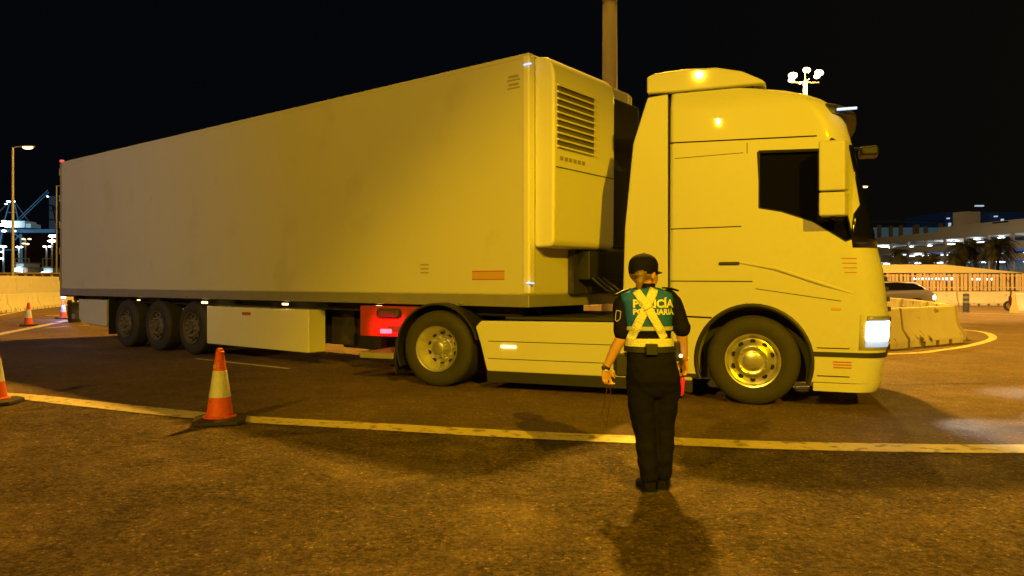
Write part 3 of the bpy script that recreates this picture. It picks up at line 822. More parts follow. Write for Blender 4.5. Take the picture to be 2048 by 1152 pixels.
# long far row carrying the fence
G2 = 'far row of concrete barriers below the slatted fence'
names = ['seen through the gap left of the drive wheel', 'seen through the gap over the drive wheel', 'seen through the gap behind the trailer front', 'seen under the trailer front beside the officer',
         'hidden mostly by the cab doors', 'behind the cab front wheel', 'behind the grey car front', 'behind the grey car tail', 'right of the grey car behind the bollard', 'right of the bollard', 'at the right picture edge beyond the scooter']
for k in range(11):
    x0 = -10.4 + k*4.0
    if k in (4, 5): continue
    if -10.4 + k*4 > 34: break
    barrier((x0, 42.6), (x0+3.93, 42.6), 'far concrete barrier ' + names[k], M['concrete'], G2, 0.80)

# slatted fence above it
def fence(x0, x1, label):
    t = thing('slatted_fence', (x0, 42.9, 0), 0, label, 'fence', 'slatted fence sections by the far road')
    s_ = MB(); x = 0.0; k = 0; rnd = random.Random(int(x0*7))
    L_ = x1-x0
    while x < L_-0.1:
        wd = rnd.uniform(0.10, 0.19)
        top = 1.84 + rnd.uniform(-0.03, 0.02)
        s_.box(x, min(x+wd, L_), 0.0, 0.03, 0.84 + rnd.uniform(-.03, .03), top)
        x += wd + rnd.choice((0.03, 0.05, 0.09, 0.13, 0.17))
    s_.build('slat_panel', M['wood'], t)
    r_ = MB(); r_.box(0, L_, 0.03, 0.08, 1.0, 1.06); r_.build('rail', M['wood'], t)
    r_ = MB(); r_.box(0, L_, 0.03, 0.08, 1.68, 1.74); r_.build('rail', M['wood'], t)
    for xx in (0.02, L_-0.1): MB().box(xx, xx+0.08, 0.081, 0.16, 0, 1.88).build('post', M['trunk'], t)
fl = ['slatted fence section behind the truck nose', 'slatted fence section above the grey car', 'slatted fence section left of the bollard', 'slatted fence section right of the bollard', 'slatted fence section at the right picture edge']
for k in range(5): fence(14.5+k*4.0, 18.45+k*4.0, fl[k])
# low cream shed behind the fence
sh = thing('long_shed', (0, 0, 0), 0, 'long low shed with a pale orange sloping roof behind the slatted fence', 'building')
q = MB(); q.box(12, 35, 50, 58, 0, 1.95); q.build('wall', M['trunk'], sh)
q = MB(); q.add([(11.5, 49.6, 1.96), (34.3, 49.6, 1.96), (31.6, 54, 2.62), (11.5, 54, 2.62), (11.5, 58, 1.96), (34.3, 58, 1.96)], [(0, 1, 2, 3), (3, 2, 5, 4), (1, 5, 2), (0, 3, 4), (0, 4, 5, 1)])
q.build('roof', M['shed'], sh)
q = MB()
for kk in range(9): q.box(27.0+kk*0.33, 27.18+kk*0.33, 49.9, 49.99, 1.50, 1.62)
for kk in range(4): q.box(30.9+kk*0.5, 31.08+kk*0.5, 49.9, 49.99, 1.48, 1.60)
q.build('lit_window', M['e_cool'], sh)["kind"] = 'stuff'

# ------------------------------------------------------------------ grey car
ca = thing('parked_car', (15.85, 33.0, 0.004), PI, 'dark grey hatchback on the far road with a bright tail light', 'car')   # x forward points left in the picture
# local: x forward, y to the camera side after the turn
def car_profile():
    return [(-2.0, 0.35), (-2.06, 0.60), (-2.02, 0.86), (-1.85, 1.0), (-0.9, 0.98), (0.75, 0.93), (1.55, 0.84), (1.98, 0.68), (2.05, 0.45), (1.98, 0.24), (-1.9, 0.22)]
q = MB(); q.prism(car_profile(), 0.0, 1.72); body = q.build('body', M['carpaint'], ca)
for cx in (-1.28, 1.27):
    k = MB(); k.lathe([(0.36, -0.3), (0.36, 2.0)], 28, 'y', org=(cx, 0, 0.32)); cut(body, k.build('cutter', M['black'], ca))
bv = body.modifiers.new('bevel', 'BEVEL'); bv.width = 0.05; bv.segments = 3; bv.limit_method = 'ANGLE'; bv.angle_limit = R(30)
for pp in body.data.polygons: pp.use_smooth = True
q = MB(); rg_ = []
cab_prof = [(-1.92, 0.97, -1.35), ]
bot = [(-1.95, 0.95), (1.05, 0.92)]
q.add([(-1.95, 0.03, 0.95), (1.0, 0.03, 0.92), (1.0, 1.69, 0.92), (-1.95, 1.69, 0.95),
       (-1.35, 0.18, 1.37), (0.05, 0.18, 1.40), (0.05, 1.54, 1.40), (-1.35, 1.54, 1.37)],
      [(0,3,2,1),(4,5,6,7),(0,1,5,4),(1,2,6,5),(2,3,7,6),(3,0,4,7)])
q.build('roof', M['carpaint'], ca, bevel=0.08, seg=3)
for y_, sgn in ((0.0, -1), (1.72, 1)):
    # glass strip on each flank, lying on the sloping side
    def side(x, z):
        t = (z-0.94)/(1.38-0.94); yy = 0.03 + 0.15*t
        return (x, (yy-0.012) if sgn < 0 else 1.72-(yy-0.012), z)
    pts = [side(-1.62, 1.03), side(0.72, 1.0), side(0.12, 1.31), side(-0.5, 1.34), side(-1.2, 1.30), side(-1.55, 1.15)]
    g_ = MB(); g_.add(pts + [(p_[0], p_[1]+0.02*(-sgn), p_[2]) for p_ in pts], [list(range(6)), list(range(11, 5, -1))] + [(i, (i+1) % 6, 6+(i+1) % 6, 6+i) for i in range(6)])
    g_.build('window', M['glass'], ca)
    mi = MB(); mi.ball((0.62, -0.10 if sgn < 0 else 1.82, 0.99), (0.07, 0.10, 0.07), 12, 8); mi.build('mirror', M['carpaint'], ca, smooth=True)
for cx in (-1.28, 1.27):
    for y0, y1 in ((0.01, 0.21), (1.51, 1.71)):
        wl = MB(); wl.lathe([(0.19, y0), (0.31, y0), (0.32, y0+0.03), (0.32, y1-0.03), (0.31, y1), (0.19, y1)], 28, 'y', org=(cx, 0, 0.32), closed=True); wo_ = wl.build('wheel', M['rubber'], ca, smooth=True)
        rr2 = MB(); rr2.lathe([(0.20, (y0+y1)/2-0.08), (0.20, (y0+y1)/2+0.08)], 20, 'y', org=(cx, 0, 0.32)); rr2.build('rim', M['chrome'], wo_)
for y_ in (0.10, 1.42):
    q = MB(); q.box(-2.09, -1.98, y_, y_+0.22, 0.62, 0.80); q.build('tail_light', M['e_white'], ca, bevel=0.03)
    q = MB(); q.box(-2.03, -1.93, y_, y_+0.20, 0.81, 0.90); q.build('tail_light', em('magenta_tail_glow', (1, .12, .4), 2), ca, bevel=0.02)
for y_ in (-0.012, 1.72):
    pass
q = MB(); q.box(-2.08, -1.96, 1.66, 1.735, 0.60, 0.80); q.build('tail_light', M['e_white'], ca, bevel=0.03)

# scooter partly behind the right barrier
p = gp(2014, 624)
sc = thing('parked_scooter', (p.x+1.05, p.y+0.5, 0.004), PI/2+0.5, 'white and dark red scooter half hidden behind the right edge barrier', 'scooter')
q = MB(); q.lathe([(0.13, -0.05), (0.22, -0.05), (0.24, 0), (0.22, 0.05), (0.13, 0.05)], 20, 'y', org=(-0.55, 0, 0.24), closed=True); q.build('wheel', M['rubber'], sc, smooth=True)
q = MB(); q.lathe([(0.13, -0.05), (0.22, -0.05), (0.24, 0), (0.22, 0.05), (0.13, 0.05)], 20, 'y', org=(0.60, 0, 0.24), closed=True); q.build('wheel', M['rubber'], sc, smooth=True)
q = MB(); q.loft([[Vector((x, yy*wd, z+zz)) for yy, zz in ((-1, 0), (-.8, .2), (.8, .2), (1, 0), (.6, -.14), (-.6, -.14))] for x, z, wd in ((-0.75, 0.62, .09), (-0.4, 0.60, .16), (0.0, 0.45, .14), (0.1, 0.3, .12), (0.45, 0.3, .12), (0.55, 0.5, .12))]); q.build('body', mat('dark_red_scooter', (0.06, 0.015, 0.015), 0.3), sc, smooth=True)
q = MB(); q.ball((-0.72, 0, 0.86), (0.17, 0.17, 0.13), 14, 8); q.build('top_case', M['white'], sc, smooth=True)
q = MB(); q.tube([(0.58, 0, 0.3), (0.48, 0, 0.95)], 0.03, 8); q.tube([(0.48, -0.3, 0.97), (0.48, 0.3, 0.97)], 0.018, 8); q.build('handlebar', M['black'], sc)

# bollard
p = gp(1932, 625)
bo = thing('bollard', (p.x, p.y, 0.004), 0, 'dark slim plastic bollard with grey bands standing before the slatted fence', 'bollard')
q = MB(); q.lathe([(0.15, 0), (0.15, 0.03), (0.12, 0.05), (0.125, 0.78), (0.11, 0.83), (0.03, 0.85)], 24); q.build('post', mat('dark_bollard', (0.06, 0.06, 0.08), 0.6), bo, smooth=True)
for z in (0.42, 0.62):
    q = MB(); q.lathe([(0.123, z), (0.130, z+0.005), (0.130, z+0.09), (0.123, z+0.095)], 24); q.build('reflective_band', mat('grey_band', (0.25, 0.25, 0.28), 0.5), bo, smooth=True)

# ------------------------------------------------------------------ lamp posts and masts
mast = thing('high_mast', (3.9, 29.5, 0), 0, 'thick grey light mast rising out of the picture behind the trailer front', 'mast')
q = MB(); q.lathe([(0.34, 0), (0.33, 3), (0.285, 12.6), (0.28, 12.65), (0.275, 12.7), (0.18, 26)], 32); q.build('pole', M['pole'], mast, smooth=True)
q = MB(); q.lathe([(0.285, 12.55), (0.297, 12.57), (0.297, 12.62), (0.28, 12.66)], 32); q.build('collar', M['pole'], mast, smooth=True)
q = MB(); q.lathe([(1.2, 25.9), (1.25, 25.95), (1.2, 26.0), (1.15, 25.95)], 24, closed=True)
for kk in range(3):
    a = kk*2*PI/3+0.2; q.tube([(0, 0, 25.95), (1.2*math.cos(a), 1.2*math.sin(a), 25.95)], 0.04, 6)
q.build('head_ring', M['steel'], mast)

def lamp_post(loc, h, arm, label, rz=0, grp='road lamp posts', head=M['e_sodium'], two=False, r=0.10):
    t = thing('lamp_post', loc, rz, label, 'lamp post', grp)
    q = MB(); q.lathe([(r*1.35, 0), (r*1.3, 0.6), (r, 0.9), (r*0.65, h)], 16); q.build('pole', M['steel'], t, smooth=True)
    for sg in ((1, -1) if two else (1,)):
        q = MB(); q.tube([(0, 0, h-0.06), (sg*arm*0.5, 0, h+0.03), (sg*arm, 0, h+0.02)], r*0.45, 8); q.build('arm', M['steel'], t)
        q = MB(); q.loft([[Vector((x, yy*wd, h+0.02+zz)) for yy, zz in ((-1, 0), (-.7, .07), (.7, .07), (1, 0))] for x, wd in ((sg*(arm-0.05), .06), (sg*(arm+0.15), .16), (sg*(arm+0.7), .17), (sg*(arm+0.85), .07))]); lh = q.build('lamp_head', M['steel'], t)
        q = MB(); q.ball((sg*(arm+0.42), 0, h-0.02), (0.34, 0.16, 0.12), 14, 8); q.build('lamp_glass', head, lh, smooth=True)
    return t
lamp_post((-32.4, 48.0, 0), 10.1, 0.55, 'lamp post with one glowing arm left of the trailer, behind the concrete wall')
lamp_post((-46.2, 75.0, 0), 11.1, 0.8, 'bare lamp post shaft rising right at the trailer rear edge', rz=R(20))
lamp_post((40.2, 85.0, 0), 12.3, 0.0, 'small double lamp post right of the windscreen', two=True, rz=R(10), head=M['e_sodium'])
fm_ = thing('floodlight_mast', (31.7, 80, 0), 0, 'tall mast with a crown of three bright floodlight clusters above the cab', 'floodlight mast')
q = MB(); q.lathe([(0.35, 0), (0.22, 23)], 16); q.build('pole', M['steel'], fm_, smooth=True)
q = MB(); q.tube([(-1.5, 0, 22.9), (1.5, 0, 22.9)], 0.06, 8); q.tube([(0, 0, 22.9), (0, 0, 24.2)], 0.06, 8); q.tube([(0, -1, 23), (0, 1, 23)], 0.05, 8); q.build('cross_arm', M['black'], fm_)
for (x, z, s_) in ((-1.4, 23.6, 0.50), (-1.55, 23.1, 0.36), (0.1, 24.2, 0.42), (1.45, 23.9, 0.48), (1.2, 23.5, 0.34), (-0.6, 22.8, 0.18)):
    q = MB(); q.ball((x, -0.2, z), (s_, 0.25, s_*0.7), 14, 8); fo = q.build('floodlight', M['e_sodium'] if s_ < .2 else em('flood_glow', (1.0, 0.68, 0.34), 7), fm_, smooth=True)
light('floodmast_light', 'POINT', (31.7, 78.5, 23.5), 40000, (1.0, 0.58, 0.08), 0.6)

# ------------------------------------------------------------------ left: wall, port cranes, lamps
wa = Vector((-22.2, 31.6, 0)); wb = Vector((-27.5, 46.5, 0))
wl0 = gp(-420, 640); 
A = gp(-330, 660); B = gp(0, 626.5); Cc = gp(122, 608); D_ = gp(300, 592)
def wall_panels(P0, P1, n, hh, th, nm, labels, m, off=0):
    for k in range(n):
        a = P0.lerp(P1, k/n); b2 = P0.lerp(P1, (k+1)/n); d = b2-a
        q = MB(); q.box(0, d.length-0.04, 0, th, 0, hh)
        o = q.build(nm, m, None, loc=(a.x, a.y+off, 0.004), rz=math.atan2(d.y, d.x), bevel=0.015)
        tag(o, labels[k], 'wall', 'tall concrete wall panels on the left')
far_a = gp(-160, 650, 0); far_b = gp(250, 596, 0)
W0 = Vector((-21.5, 27.0, 0)); W1 = Vector((-28.5, 47.5, 0)); 
nrm = Vector((-0.9, 0.3, 0))
wall_panels(Vector((-21.2, 24.5, 0)), Vector((-29.0, 50.5, 0)), 4, 1.66, 0.2, 'wall_panel',
            ['nearest wall panel outside the left picture edge', 'pale concrete wall panel at the left picture edge', 'pale concrete wall panel left of the trailer rear', 'pale concrete wall panel hidden behind the trailer rear'], M['concrete'])
G3 = 'low barriers along the foot of the left wall'
Q0 = Vector((-20.4, 25.2, 0)); Q1 = Vector((-27.6, 49.2, 0))
fl = ['nearest low barrier of the left row, beyond the picture edge', 'low barrier at the foot of the wall at the left picture edge', 'low barrier at the foot of the wall above the dull cone', 'low barrier at the foot of the wall right of the dull cone', 'farthest low barrier, ending behind the warning lamp', 'low barrier hidden behind the trailer wheels']
for k in range(6):
    a = Q0.lerp(Q1, k/6); b2 = Q0.lerp(Q1, (k+0.985)/6)
    barrier(a, b2, fl[k], M['concrete'], G3, 0.80)
# dark rolling gates beyond the wall
ds = thing('lattice_gate', (-60, 62, 0), R(-4), 'dark brown lattice gate leaning above the left concrete wall', 'gate')
q = MB()
for kk in range(46):
    x = kk*0.75; q.add([(x, 0, 0.3), (x+0.18, 0, 0.3), (x-0.8, 0, 1.95), (x-0.98, 0, 1.95), (x, 0.06, 0.3), (x+0.18, 0.06, 0.3), (x-0.8, 0.06, 1.95), (x-0.98, 0.06, 1.95)], [(0,1,2,3),(7,6,5,4),(0,4,5,1),(1,5,6,2),(2,6,7,3),(3,7,4,0)])
q.build('lattice', M['wood'], ds)
q = MB(); q.box(-1, 35, 0.07, 0.5, 0.2, 2.0); q.build('backing', M['trunk'], ds)
q = MB(); q.box(-1, 35, -0.02, 0.55, 2.0, 2.12); q.build('top_rail', M['wood'], ds)

def px(x, y, Y): return Vector(((x-1024)/F*Y, Y, H-(y-563)/F*Y))
# ship-to-shore crane at 330 m
YC = 330.0
cn = thing('port_crane', (0, 0, 0), 0, 'blue-white lit gantry crane with a raised boom in the port at the far left', 'crane')
def beams(name, segs, r, m):
    q = MB()
    for a, b2 in segs: q.tube([a, b2], r, 6)
    o = q.build(name, m, cn); return o
ap = px(20, 402, YC)
beams('a_frame', [(ap, px(8, 445, YC)), (px(28, 402, YC), px(38, 446, YC)), (ap, px(28, 402, YC)), (px(12, 425, YC), px(32, 425, YC))], 0.28, M['crane_blue'])
beams('boom', [(px(34, 446, YC), px(98, 384, YC)), (px(32, 442, YC), px(96, 380, YC))], 0.2, M['crane_blue'])
q = MB(); a = px(-120, 466, YC); b2 = px(116, 459, YC); q.box(a.x, b2.x, YC-2, YC+2, a.z, a.z+1.6); q.build('girder', M['crane_blue'], cn)
q = MB(); a = px(27, 457, YC); b2 = px(67, 444, YC); q.box(a.x, b2.x, YC-6, YC+2, a.z, b2.z); a = px(67, 457, YC); b2 = px(76, 449, YC); q.box(a.x, b2.x, YC-5, YC+2, a.z, b2.z); q.build('machinery_house', M['crane_house'], cn)
beams('leg', [(px(5, 458, YC), px(-12, 556, YC)), (px(42, 462, YC), px(44, 556, YC))], 0.6, M['crane_blue'])
beams('brace', [(px(28, 466, YC), px(52, 484, YC)), (px(46, 462, YC), px(30, 480, YC)), (px(0, 500, YC), px(43, 500, YC)), (px(-15, 556, YC), px(-40, 458, YC))], 0.35, M['crane_blue'])
beams('stay', [(ap, px(-30, 452, YC)), (px(28, 402, YC), px(60, 446, YC))], 0.18, M['crane_dark'])
q = MB()
for (x, y, s_) in ((17, 403, .8), (27, 403, .7), (12, 408, .5), (95, 393, .5), (16, 447, 1.3), (21, 451, 1.2), (8, 443, 1.0), (3, 450, 1.2), (28, 462, .8), (8, 462, 1.0)):
    c_ = px(x, y, YC-8); q.ball(c_, (s_, s_, s_*0.45), 10, 6)
q.build('crane_lamp', M['e_cool'], cn)["kind"] = 'stuff'
cd = thing('port_crane', (0, 0, 0), 0, 'dark unlit crane tower standing behind the raised boom', 'crane')
q = MB(); a = px(98, 560, 380); b2 = px(113, 392, 380); q.box(a.x, b2.x, 380, 384, 0, b2.z); q.build('tower', M['crane_dark'], cd)
q = MB(); a = px(92, 468, 379); b2 = px(118, 462, 379); q.box(a.x, b2.x, 376, 379.9, a.z, b2.z); q.build('platform', M['crane_dark'], cd)
# container stacks (dark)
def stack(x0, x1, y0, Y, label):
    t = thing('container_stack', (0, 0, 0), 0, label, 'containers', 'container stacks in the port')
    a = px(x0, 560, Y); b2 = px(x1, y0, Y); n = max(1, int((b2.z)/2.6)); hh = b2.z/n
    for k in range(n):
        q = MB(); q.box(a.x, b2.x, Y, Y+12, k*hh+0.05, (k+1)*hh); q.build('container', M['container'], t)
stack(54, 68, 492, 230, 'dark brown container stack beneath the white crane house')
stack(70, 84, 470, 235, 'tall dark container stack between the floodlit masts')
stack(108, 116, 476, 240, 'dark container stack beside the trailer rear')
def port_mast(x, ytop, Y, heads, label, warm=False):
    t = thing('port_light_mast', (0, 0, 0), 0, label, 'light mast', 'light masts in the port')
    top = px(x, ytop, Y)
    q = MB(); q.tube([(top.x, Y, 0), top], [0.30, 0.18], 8); q.build('pole', M['crane_house'] if not warm else M['pole'], t)
    q = MB(); 
    for (dx, dy, s_) in heads:
        c_ = px(x+dx, ytop+dy, Y-0.6); q.ball(c_, (s_, 0.3, s_*0.4), 10, 6)
    q.build('lamp', M['e_sodium'] if warm else M['e_white'], t)["kind"] = 'stuff'
port_mast(104, 470, 190, [(-2, 2, .7), (4, 2, .8), (-4, 12, .6), (3, 12, .7)], 'brightest port mast with four lamps beside the trailer rear')
port_mast(93, 493, 185, [(-4, 0, .45), (6, 0, .35)], 'thin port mast left of the brightest one')
port_mast(38, 494, 190, [(-3, 0, .5), (4, 0, .5)], 'twin-lamp port mast under the crane girder')
port_mast(51, 478, 200, [(-4, 0, .5), (8, 0, .5), (4, 10, .5), (-4, 9, .4)], 'warm glowing port mast under the machinery house', True)
port_mast(7, 493, 185, [(-4, 0, .6), (2, 0, .5), (-4, 11, .4), (-4, 24, .4)], 'port mast at the left picture edge')
# lit quay deck and boats
q = thing('quay_railing', (0, 0, 0), 0, 'white lit railing of the port quay below the twin-lamp mast', 'railing')
r_ = MB(); a = px(28, 518, 170); b2 = px(58, 516, 170); r_.box(a.x, b2.x, 170, 170.3, a.z, b2.z); r_.build('rail', M['crane_house'], q)
r_ = MB(); a = px(84, 518, 170); b2 = px(104, 516, 170); r_.box(a.x, b2.x, 170, 170.3, a.z, b2.z); r_.build('rail', M['crane_house'], q)
r_ = MB()
for x in (29, 57, 85, 103): a = px(x, 517, 170); r_.box(a.x-0.08, a.x+0.08, 170, 170.3, 0, a.z)
r_.build('railing_post', M['crane_house'], q)["kind"] = 'stuff'
for (x, y, wd, hh_, lab) in ((40, 540, 16, 28, 'pale low harbour cabin with bright lamp beneath the twin mast'), (96, 541, 18, 10, 'low harbour cabin glowing white beside the trailer rear'), (51, 540, 9, 6, 'small yellow lit booth above the wall')):
    t = thing('harbour_cabin', (0, 0, 0), 0, lab, 'cabin', 'harbour cabins')
    a = px(x-wd/2, y, 150); b2 = px(x+wd/2, y-hh_*0.45, 150)
    r_ = MB(); r_.box(a.x, b2.x, 150, 155, 0, b2.z); r_.build('wall', M['crane_house'] if wd > 10 else M['wood'], t)
    r_ = MB(); r_.box(a.x-0.2, b2.x+0.2, 149.7, 155.3, b2.z, b2.z+0.3); r_.build('roof', M['steel'], t)
    r_ = MB(); r_.ball(((a.x+b2.x)/2, 149, b2.z*0.75), (0.9 if wd > 10 else 0.2, 0.2, 0.35), 10, 6); r_.build('lamp', M['e_cool'] if wd > 10 else M['e_sodium'], t)

# ------------------------------------------------------------------ right: parking building, palms
pk = thing('parking_building', (0, 0, 0), 0, 'long multi-storey car park with lit open decks at the far right', 'building')
GA = Vector((88.0, 205.0, 0)); GB = Vector((97.5, 120.0, 0))
gd = (GB-GA); gl = gd.length; gd.normalize(); gn = Vector((-gd.y, gd.x, 0))
if gn.x < 0: gn = -gn
def gbox(name, s0, s1, d0, d1, z0, z1, m, z0b=None, z1b=None):
    """box along the facade: s along, d into the building; ends may differ in height"""
    z0b = z0 if z0b is None else z0b; z1b = z1 if z1b is None else z1b
    v = []
    for s_, za, zb in ((s0, z0, z1), (s1, z0b, z1b)):
        for d_ in (d0, d1):
            pbase = GA + gd*s_ + gn*d_
            v += [(pbase.x, pbase.y, za), (pbase.x, pbase.y, zb)]
    q = MB(); q.add(v, [(0,1,3,2),(4,6,7,5),(0,4,5,1),(2,3,7,6),(0,2,6,4),(1,5,7,3)])
    return q.build(name, m, pk)
gbox('roof_parapet', 0, gl, 0, 22, 10.6, 12.2, M['garage'])
gbox('deck', 0, gl, -0.5, 22, 8.6, 9.7, M['garage'], 7.2, 8.7)
gbox('deck', 0, gl, -0.3, 22, 6.4, 7.2, M['garage'], 5.2, 6.6)
gbox('deck', 0, gl, -0.2, 22, 3.2, 3.6, M['garage_in'], 3.2, 3.5)
gbox('base_wall', 0, gl, 0.2, 22, 0.0, 3.2, M['garage_in'])
gbox('back_wall', 0, gl, 21, 22, 3.6, 10.6, M['garage_in'])
gbox('end_wall', -0.2, 0.4, 0.3, 22, 0.0, 10.6, M['garage'])
for k in range(14): gbox('column', 2+k*6.2, 2.5+k*6.2, 0.2, 0.7, 3.2, 10.6, M['garage'])
for z, zb, s0, s1, es in ((5.9, 4.7, 45, gl, 1), (7.75, 6.75, 40, gl, 1)):
    gbox('blue_strip', s0, s1, 0.6, 0.9, z, zb and z+0.5, M['e_bluedim'], zb, zb+0.55)
ql = MB()
rnd = random.Random(3)
for (zz, zb, dd) in ((10.35, 10.35, 4), (8.4, 7.0, 3), (6.25, 5.05, 3), (10.35, 10.35, 12), (8.3, 6.9, 11)):
    s_ = 3.0
    while s_ < gl-1:
        t = s_/gl; pbase = GA + gd*s_ + gn*dd
        if rnd.random() < 0.62:
            ql.ball((pbase.x, pbase.y, zz+(zb-zz)*t-0.15), (0.6 + rnd.random()*0.5, 0.8, 0.13), 10, 6)
        s_ += rnd.uniform(4.5, 8.0)
ql.build('ceiling_lamp', M['e_cool'], pk)["kind"] = 'stuff'
for s_ in (12, 38, 64):
    for z in (9.9, 7.0, 5.0):
        pbase = GA + gd*s_ + gn*7
        light('deck_light', 'POINT', (pbase.x, pbase.y, z-0.3), 1000, (0.75, 0.88, 1.0), 0.5)
# upper block and glazed hall on the roof
gbox('roof_block', 42, 85, 1.5, 20, 12.2, 13.3, M['garage'])
gbox('stair_tower', 46, 49, 2, 6, 12.2, 16.2, M['garage'])
gbox('roof_vent', 58, 62, 1.4, 1.5, 12.9, 13.2, M['seam']); gbox('roof_vent', 67, 70, 1.4, 1.5, 12.9, 13.2, M['seam'])
hall = thing('glazed_hall', (0, 0, 0), 0, 'dim blue-green glazed hall roof behind the car park', 'building')
q = MB(); a = px(1740, 478, 260); b2 = px(1885, 455, 260); q.box(a.x, b2.x, 260, 275, 0, b2.z); q.build('glazing', M['e_glassdim'], hall)
q = MB(); a = px(1735, 470, 259); b2 = px(1890, 467, 259); q.box(a.x, b2.x, 258, 259.9, b2.z+4, b2.z+4.5); q.build('roof_edge', M['crane_dark'], hall)
q = MB()
for x in (1760, 1783, 1803, 1831, 1836, 1853, 1883, 1907):
    a = px(x, 560, 256); q.box(a.x-0.5, a.x+0.5, 256, 257, 0, px(x, 447+(x % 7), 256).z)
q.build('pillar', M['garage'], hall)["kind"] = 'stuff'
h2 = thing('dark_hillside_block', (0, 0, 0), 0, 'dark blue-lit building mass behind the stair tower on the right skyline', 'building')
q = MB(); a = px(1890, 560, 300); b2 = px(2300, 424, 300); q.box(a.x, b2.x, 300, 330, 0, b2.z); q.build('wall', mat('blue_lit_wall_glow', (0.02, 0.035, 0.07), 0.7, emit=(0.02, 0.06, 0.18), es=0.06), h2)  # faint emission in the wall stands in for blue light on it
q = MB()
for (x, y, wd, hh_) in ((1898, 451, 3, 5), (2003, 443, 3, 5), (1895, 437, 4, 1.2), (1990, 433, 5, 1.2), (1957, 412, 16, 1.3)):
    a = px(x-wd/2, y+hh_, 299); b2 = px(x+wd/2, y-hh_, 299); q.box(a.x, b2.x, 298, 299, a.z, b2.z)
q.build('lit_window', em('cool_window_glow', (0.6, 0.75, 0.9), 0.7), h2)["kind"] = 'stuff'

def palm(x, ytop, Y, label, rad=3.0, lean=0.0, seed=1):
    t = thing('palm_tree', ((x-1024)/F*Y, Y, 0), 0, label, 'palm tree', 'palm trees before the car park')
    top = H - (ytop-563)/F*Y
    q = MB(); q.tube([(0, 0, 0), (lean*0.3, 0, top*0.5), (lean, 0, top)], [0.26, 0.17, 0.16], 8); q.build('trunk', M['trunk'], t, smooth=True)
    rnd = random.Random(seed); q = MB()
    for k in range(60):
        az = rnd.uniform(0, 2*PI); el = rnd.uniform(-0.9, 1.2); ln = rad*rnd.uniform(0.75, 1.1)
        d = Vector((math.cos(az), math.sin(az), 0)); pts = []
        for i in range(9):
            u = i/8
            pts.append(Vector((lean, 0, top)) + d*ln*u*math.cos(el*0.7) + Vector((0, 0, 1))*(math.sin(el)*ln*u - 0.75*ln*u*u))
        side_ = Vector((-d.y, d.x, 0))
        for i in range(8):
            a, b2 = pts[i], pts[i+1]; wv = 0.6*math.sin(PI*min(1, (i+1.2)/9))
            for sg in (1, -1):
                for j in range(2):
                    m0 = a.lerp(b2, j*0.5); m1 = a.lerp(b2, j*0.5+0.28)
                    tip = m1 + side_*sg*wv + (b2-a)*0.9 + Vector((0, 0, -0.30*wv))
                    q.add([m0, m1, tip], [(0, 1, 2)])
    q.build('crown', M['leaf'], t)
palm(1795, 505, 95, 'small single palm with drooping fronds left of the round tree', 1.9, 0.3, 1)
palm(1930, 491, 88, 'leftmost palm of the tall cluster before the car park', 2.3, -0.5, 2)
palm(1953, 487, 90, 'tallest palm in the middle of the cluster', 2.5, -0.3, 3)
palm(1981, 489, 86, 'right palm of the cluster with a leaning trunk', 2.4, 0.4, 4)
palm(1993, 484, 92, 'rightmost palm of the cluster, slightly taller', 2.2, 0.5, 5)
palm(1912, 512, 84, 'low young palm left of the tall cluster', 1.4, 0.0, 6)
def leafy(x, y0, y1, wpx, Y, label):
    t = thing('leafy_tree', ((x-1024)/F*Y, Y, 0), 0, label, 'tree')
    q = MB(); top = H-(y0-563)/F*Y; bot = H-(y1-563)/F*Y; q.tube([(0, 0, 0), (0.1, 0, top*0.7)], [0.2, 0.1], 8)
    for kk in range(5): q.tube([(0.05, 0, bot), (math.cos(kk*1.3)*wpx/F*Y*0.3, math.sin(kk*1.3)*0.8, bot+(top-bot)*0.7)], [0.07, 0.03], 6)
    q.build('trunk', M['trunk'], t)
    rnd = random.Random(5); q = MB(); hw = wpx/F*Y/2
    cl = [(Vector((rnd.uniform(-hw, hw)*0.75, rnd.uniform(-hw, hw)*0.6, rnd.uniform(bot+0.2, top-0.3))), rnd.uniform(0.35, 0.7)) for _ in range(26)]
    for c_, r0 in cl:
        for _ in range(90):
            v0 = c_ + Vector((rnd.gauss(0, 1), rnd.gauss(0, 1), rnd.gauss(0, .8))).normalized()*r0*rnd.uniform(0.5, 1)
            a = Vector((rnd.uniform(-1, 1), rnd.uniform(-1, 1), rnd.uniform(-1, 1)))*0.13; b2 = Vector((rnd.uniform(-1, 1), rnd.uniform(-1, 1), rnd.uniform(-1, 1)))*0.13
            q.add([v0, v0+a, v0+b2], [(0, 1, 2)])
    q.build('crown', M['leaf'], t)
leafy(1858, 505, 530, 36, 80, 'dense dark bushy tree between the single palm and the tall cluster')

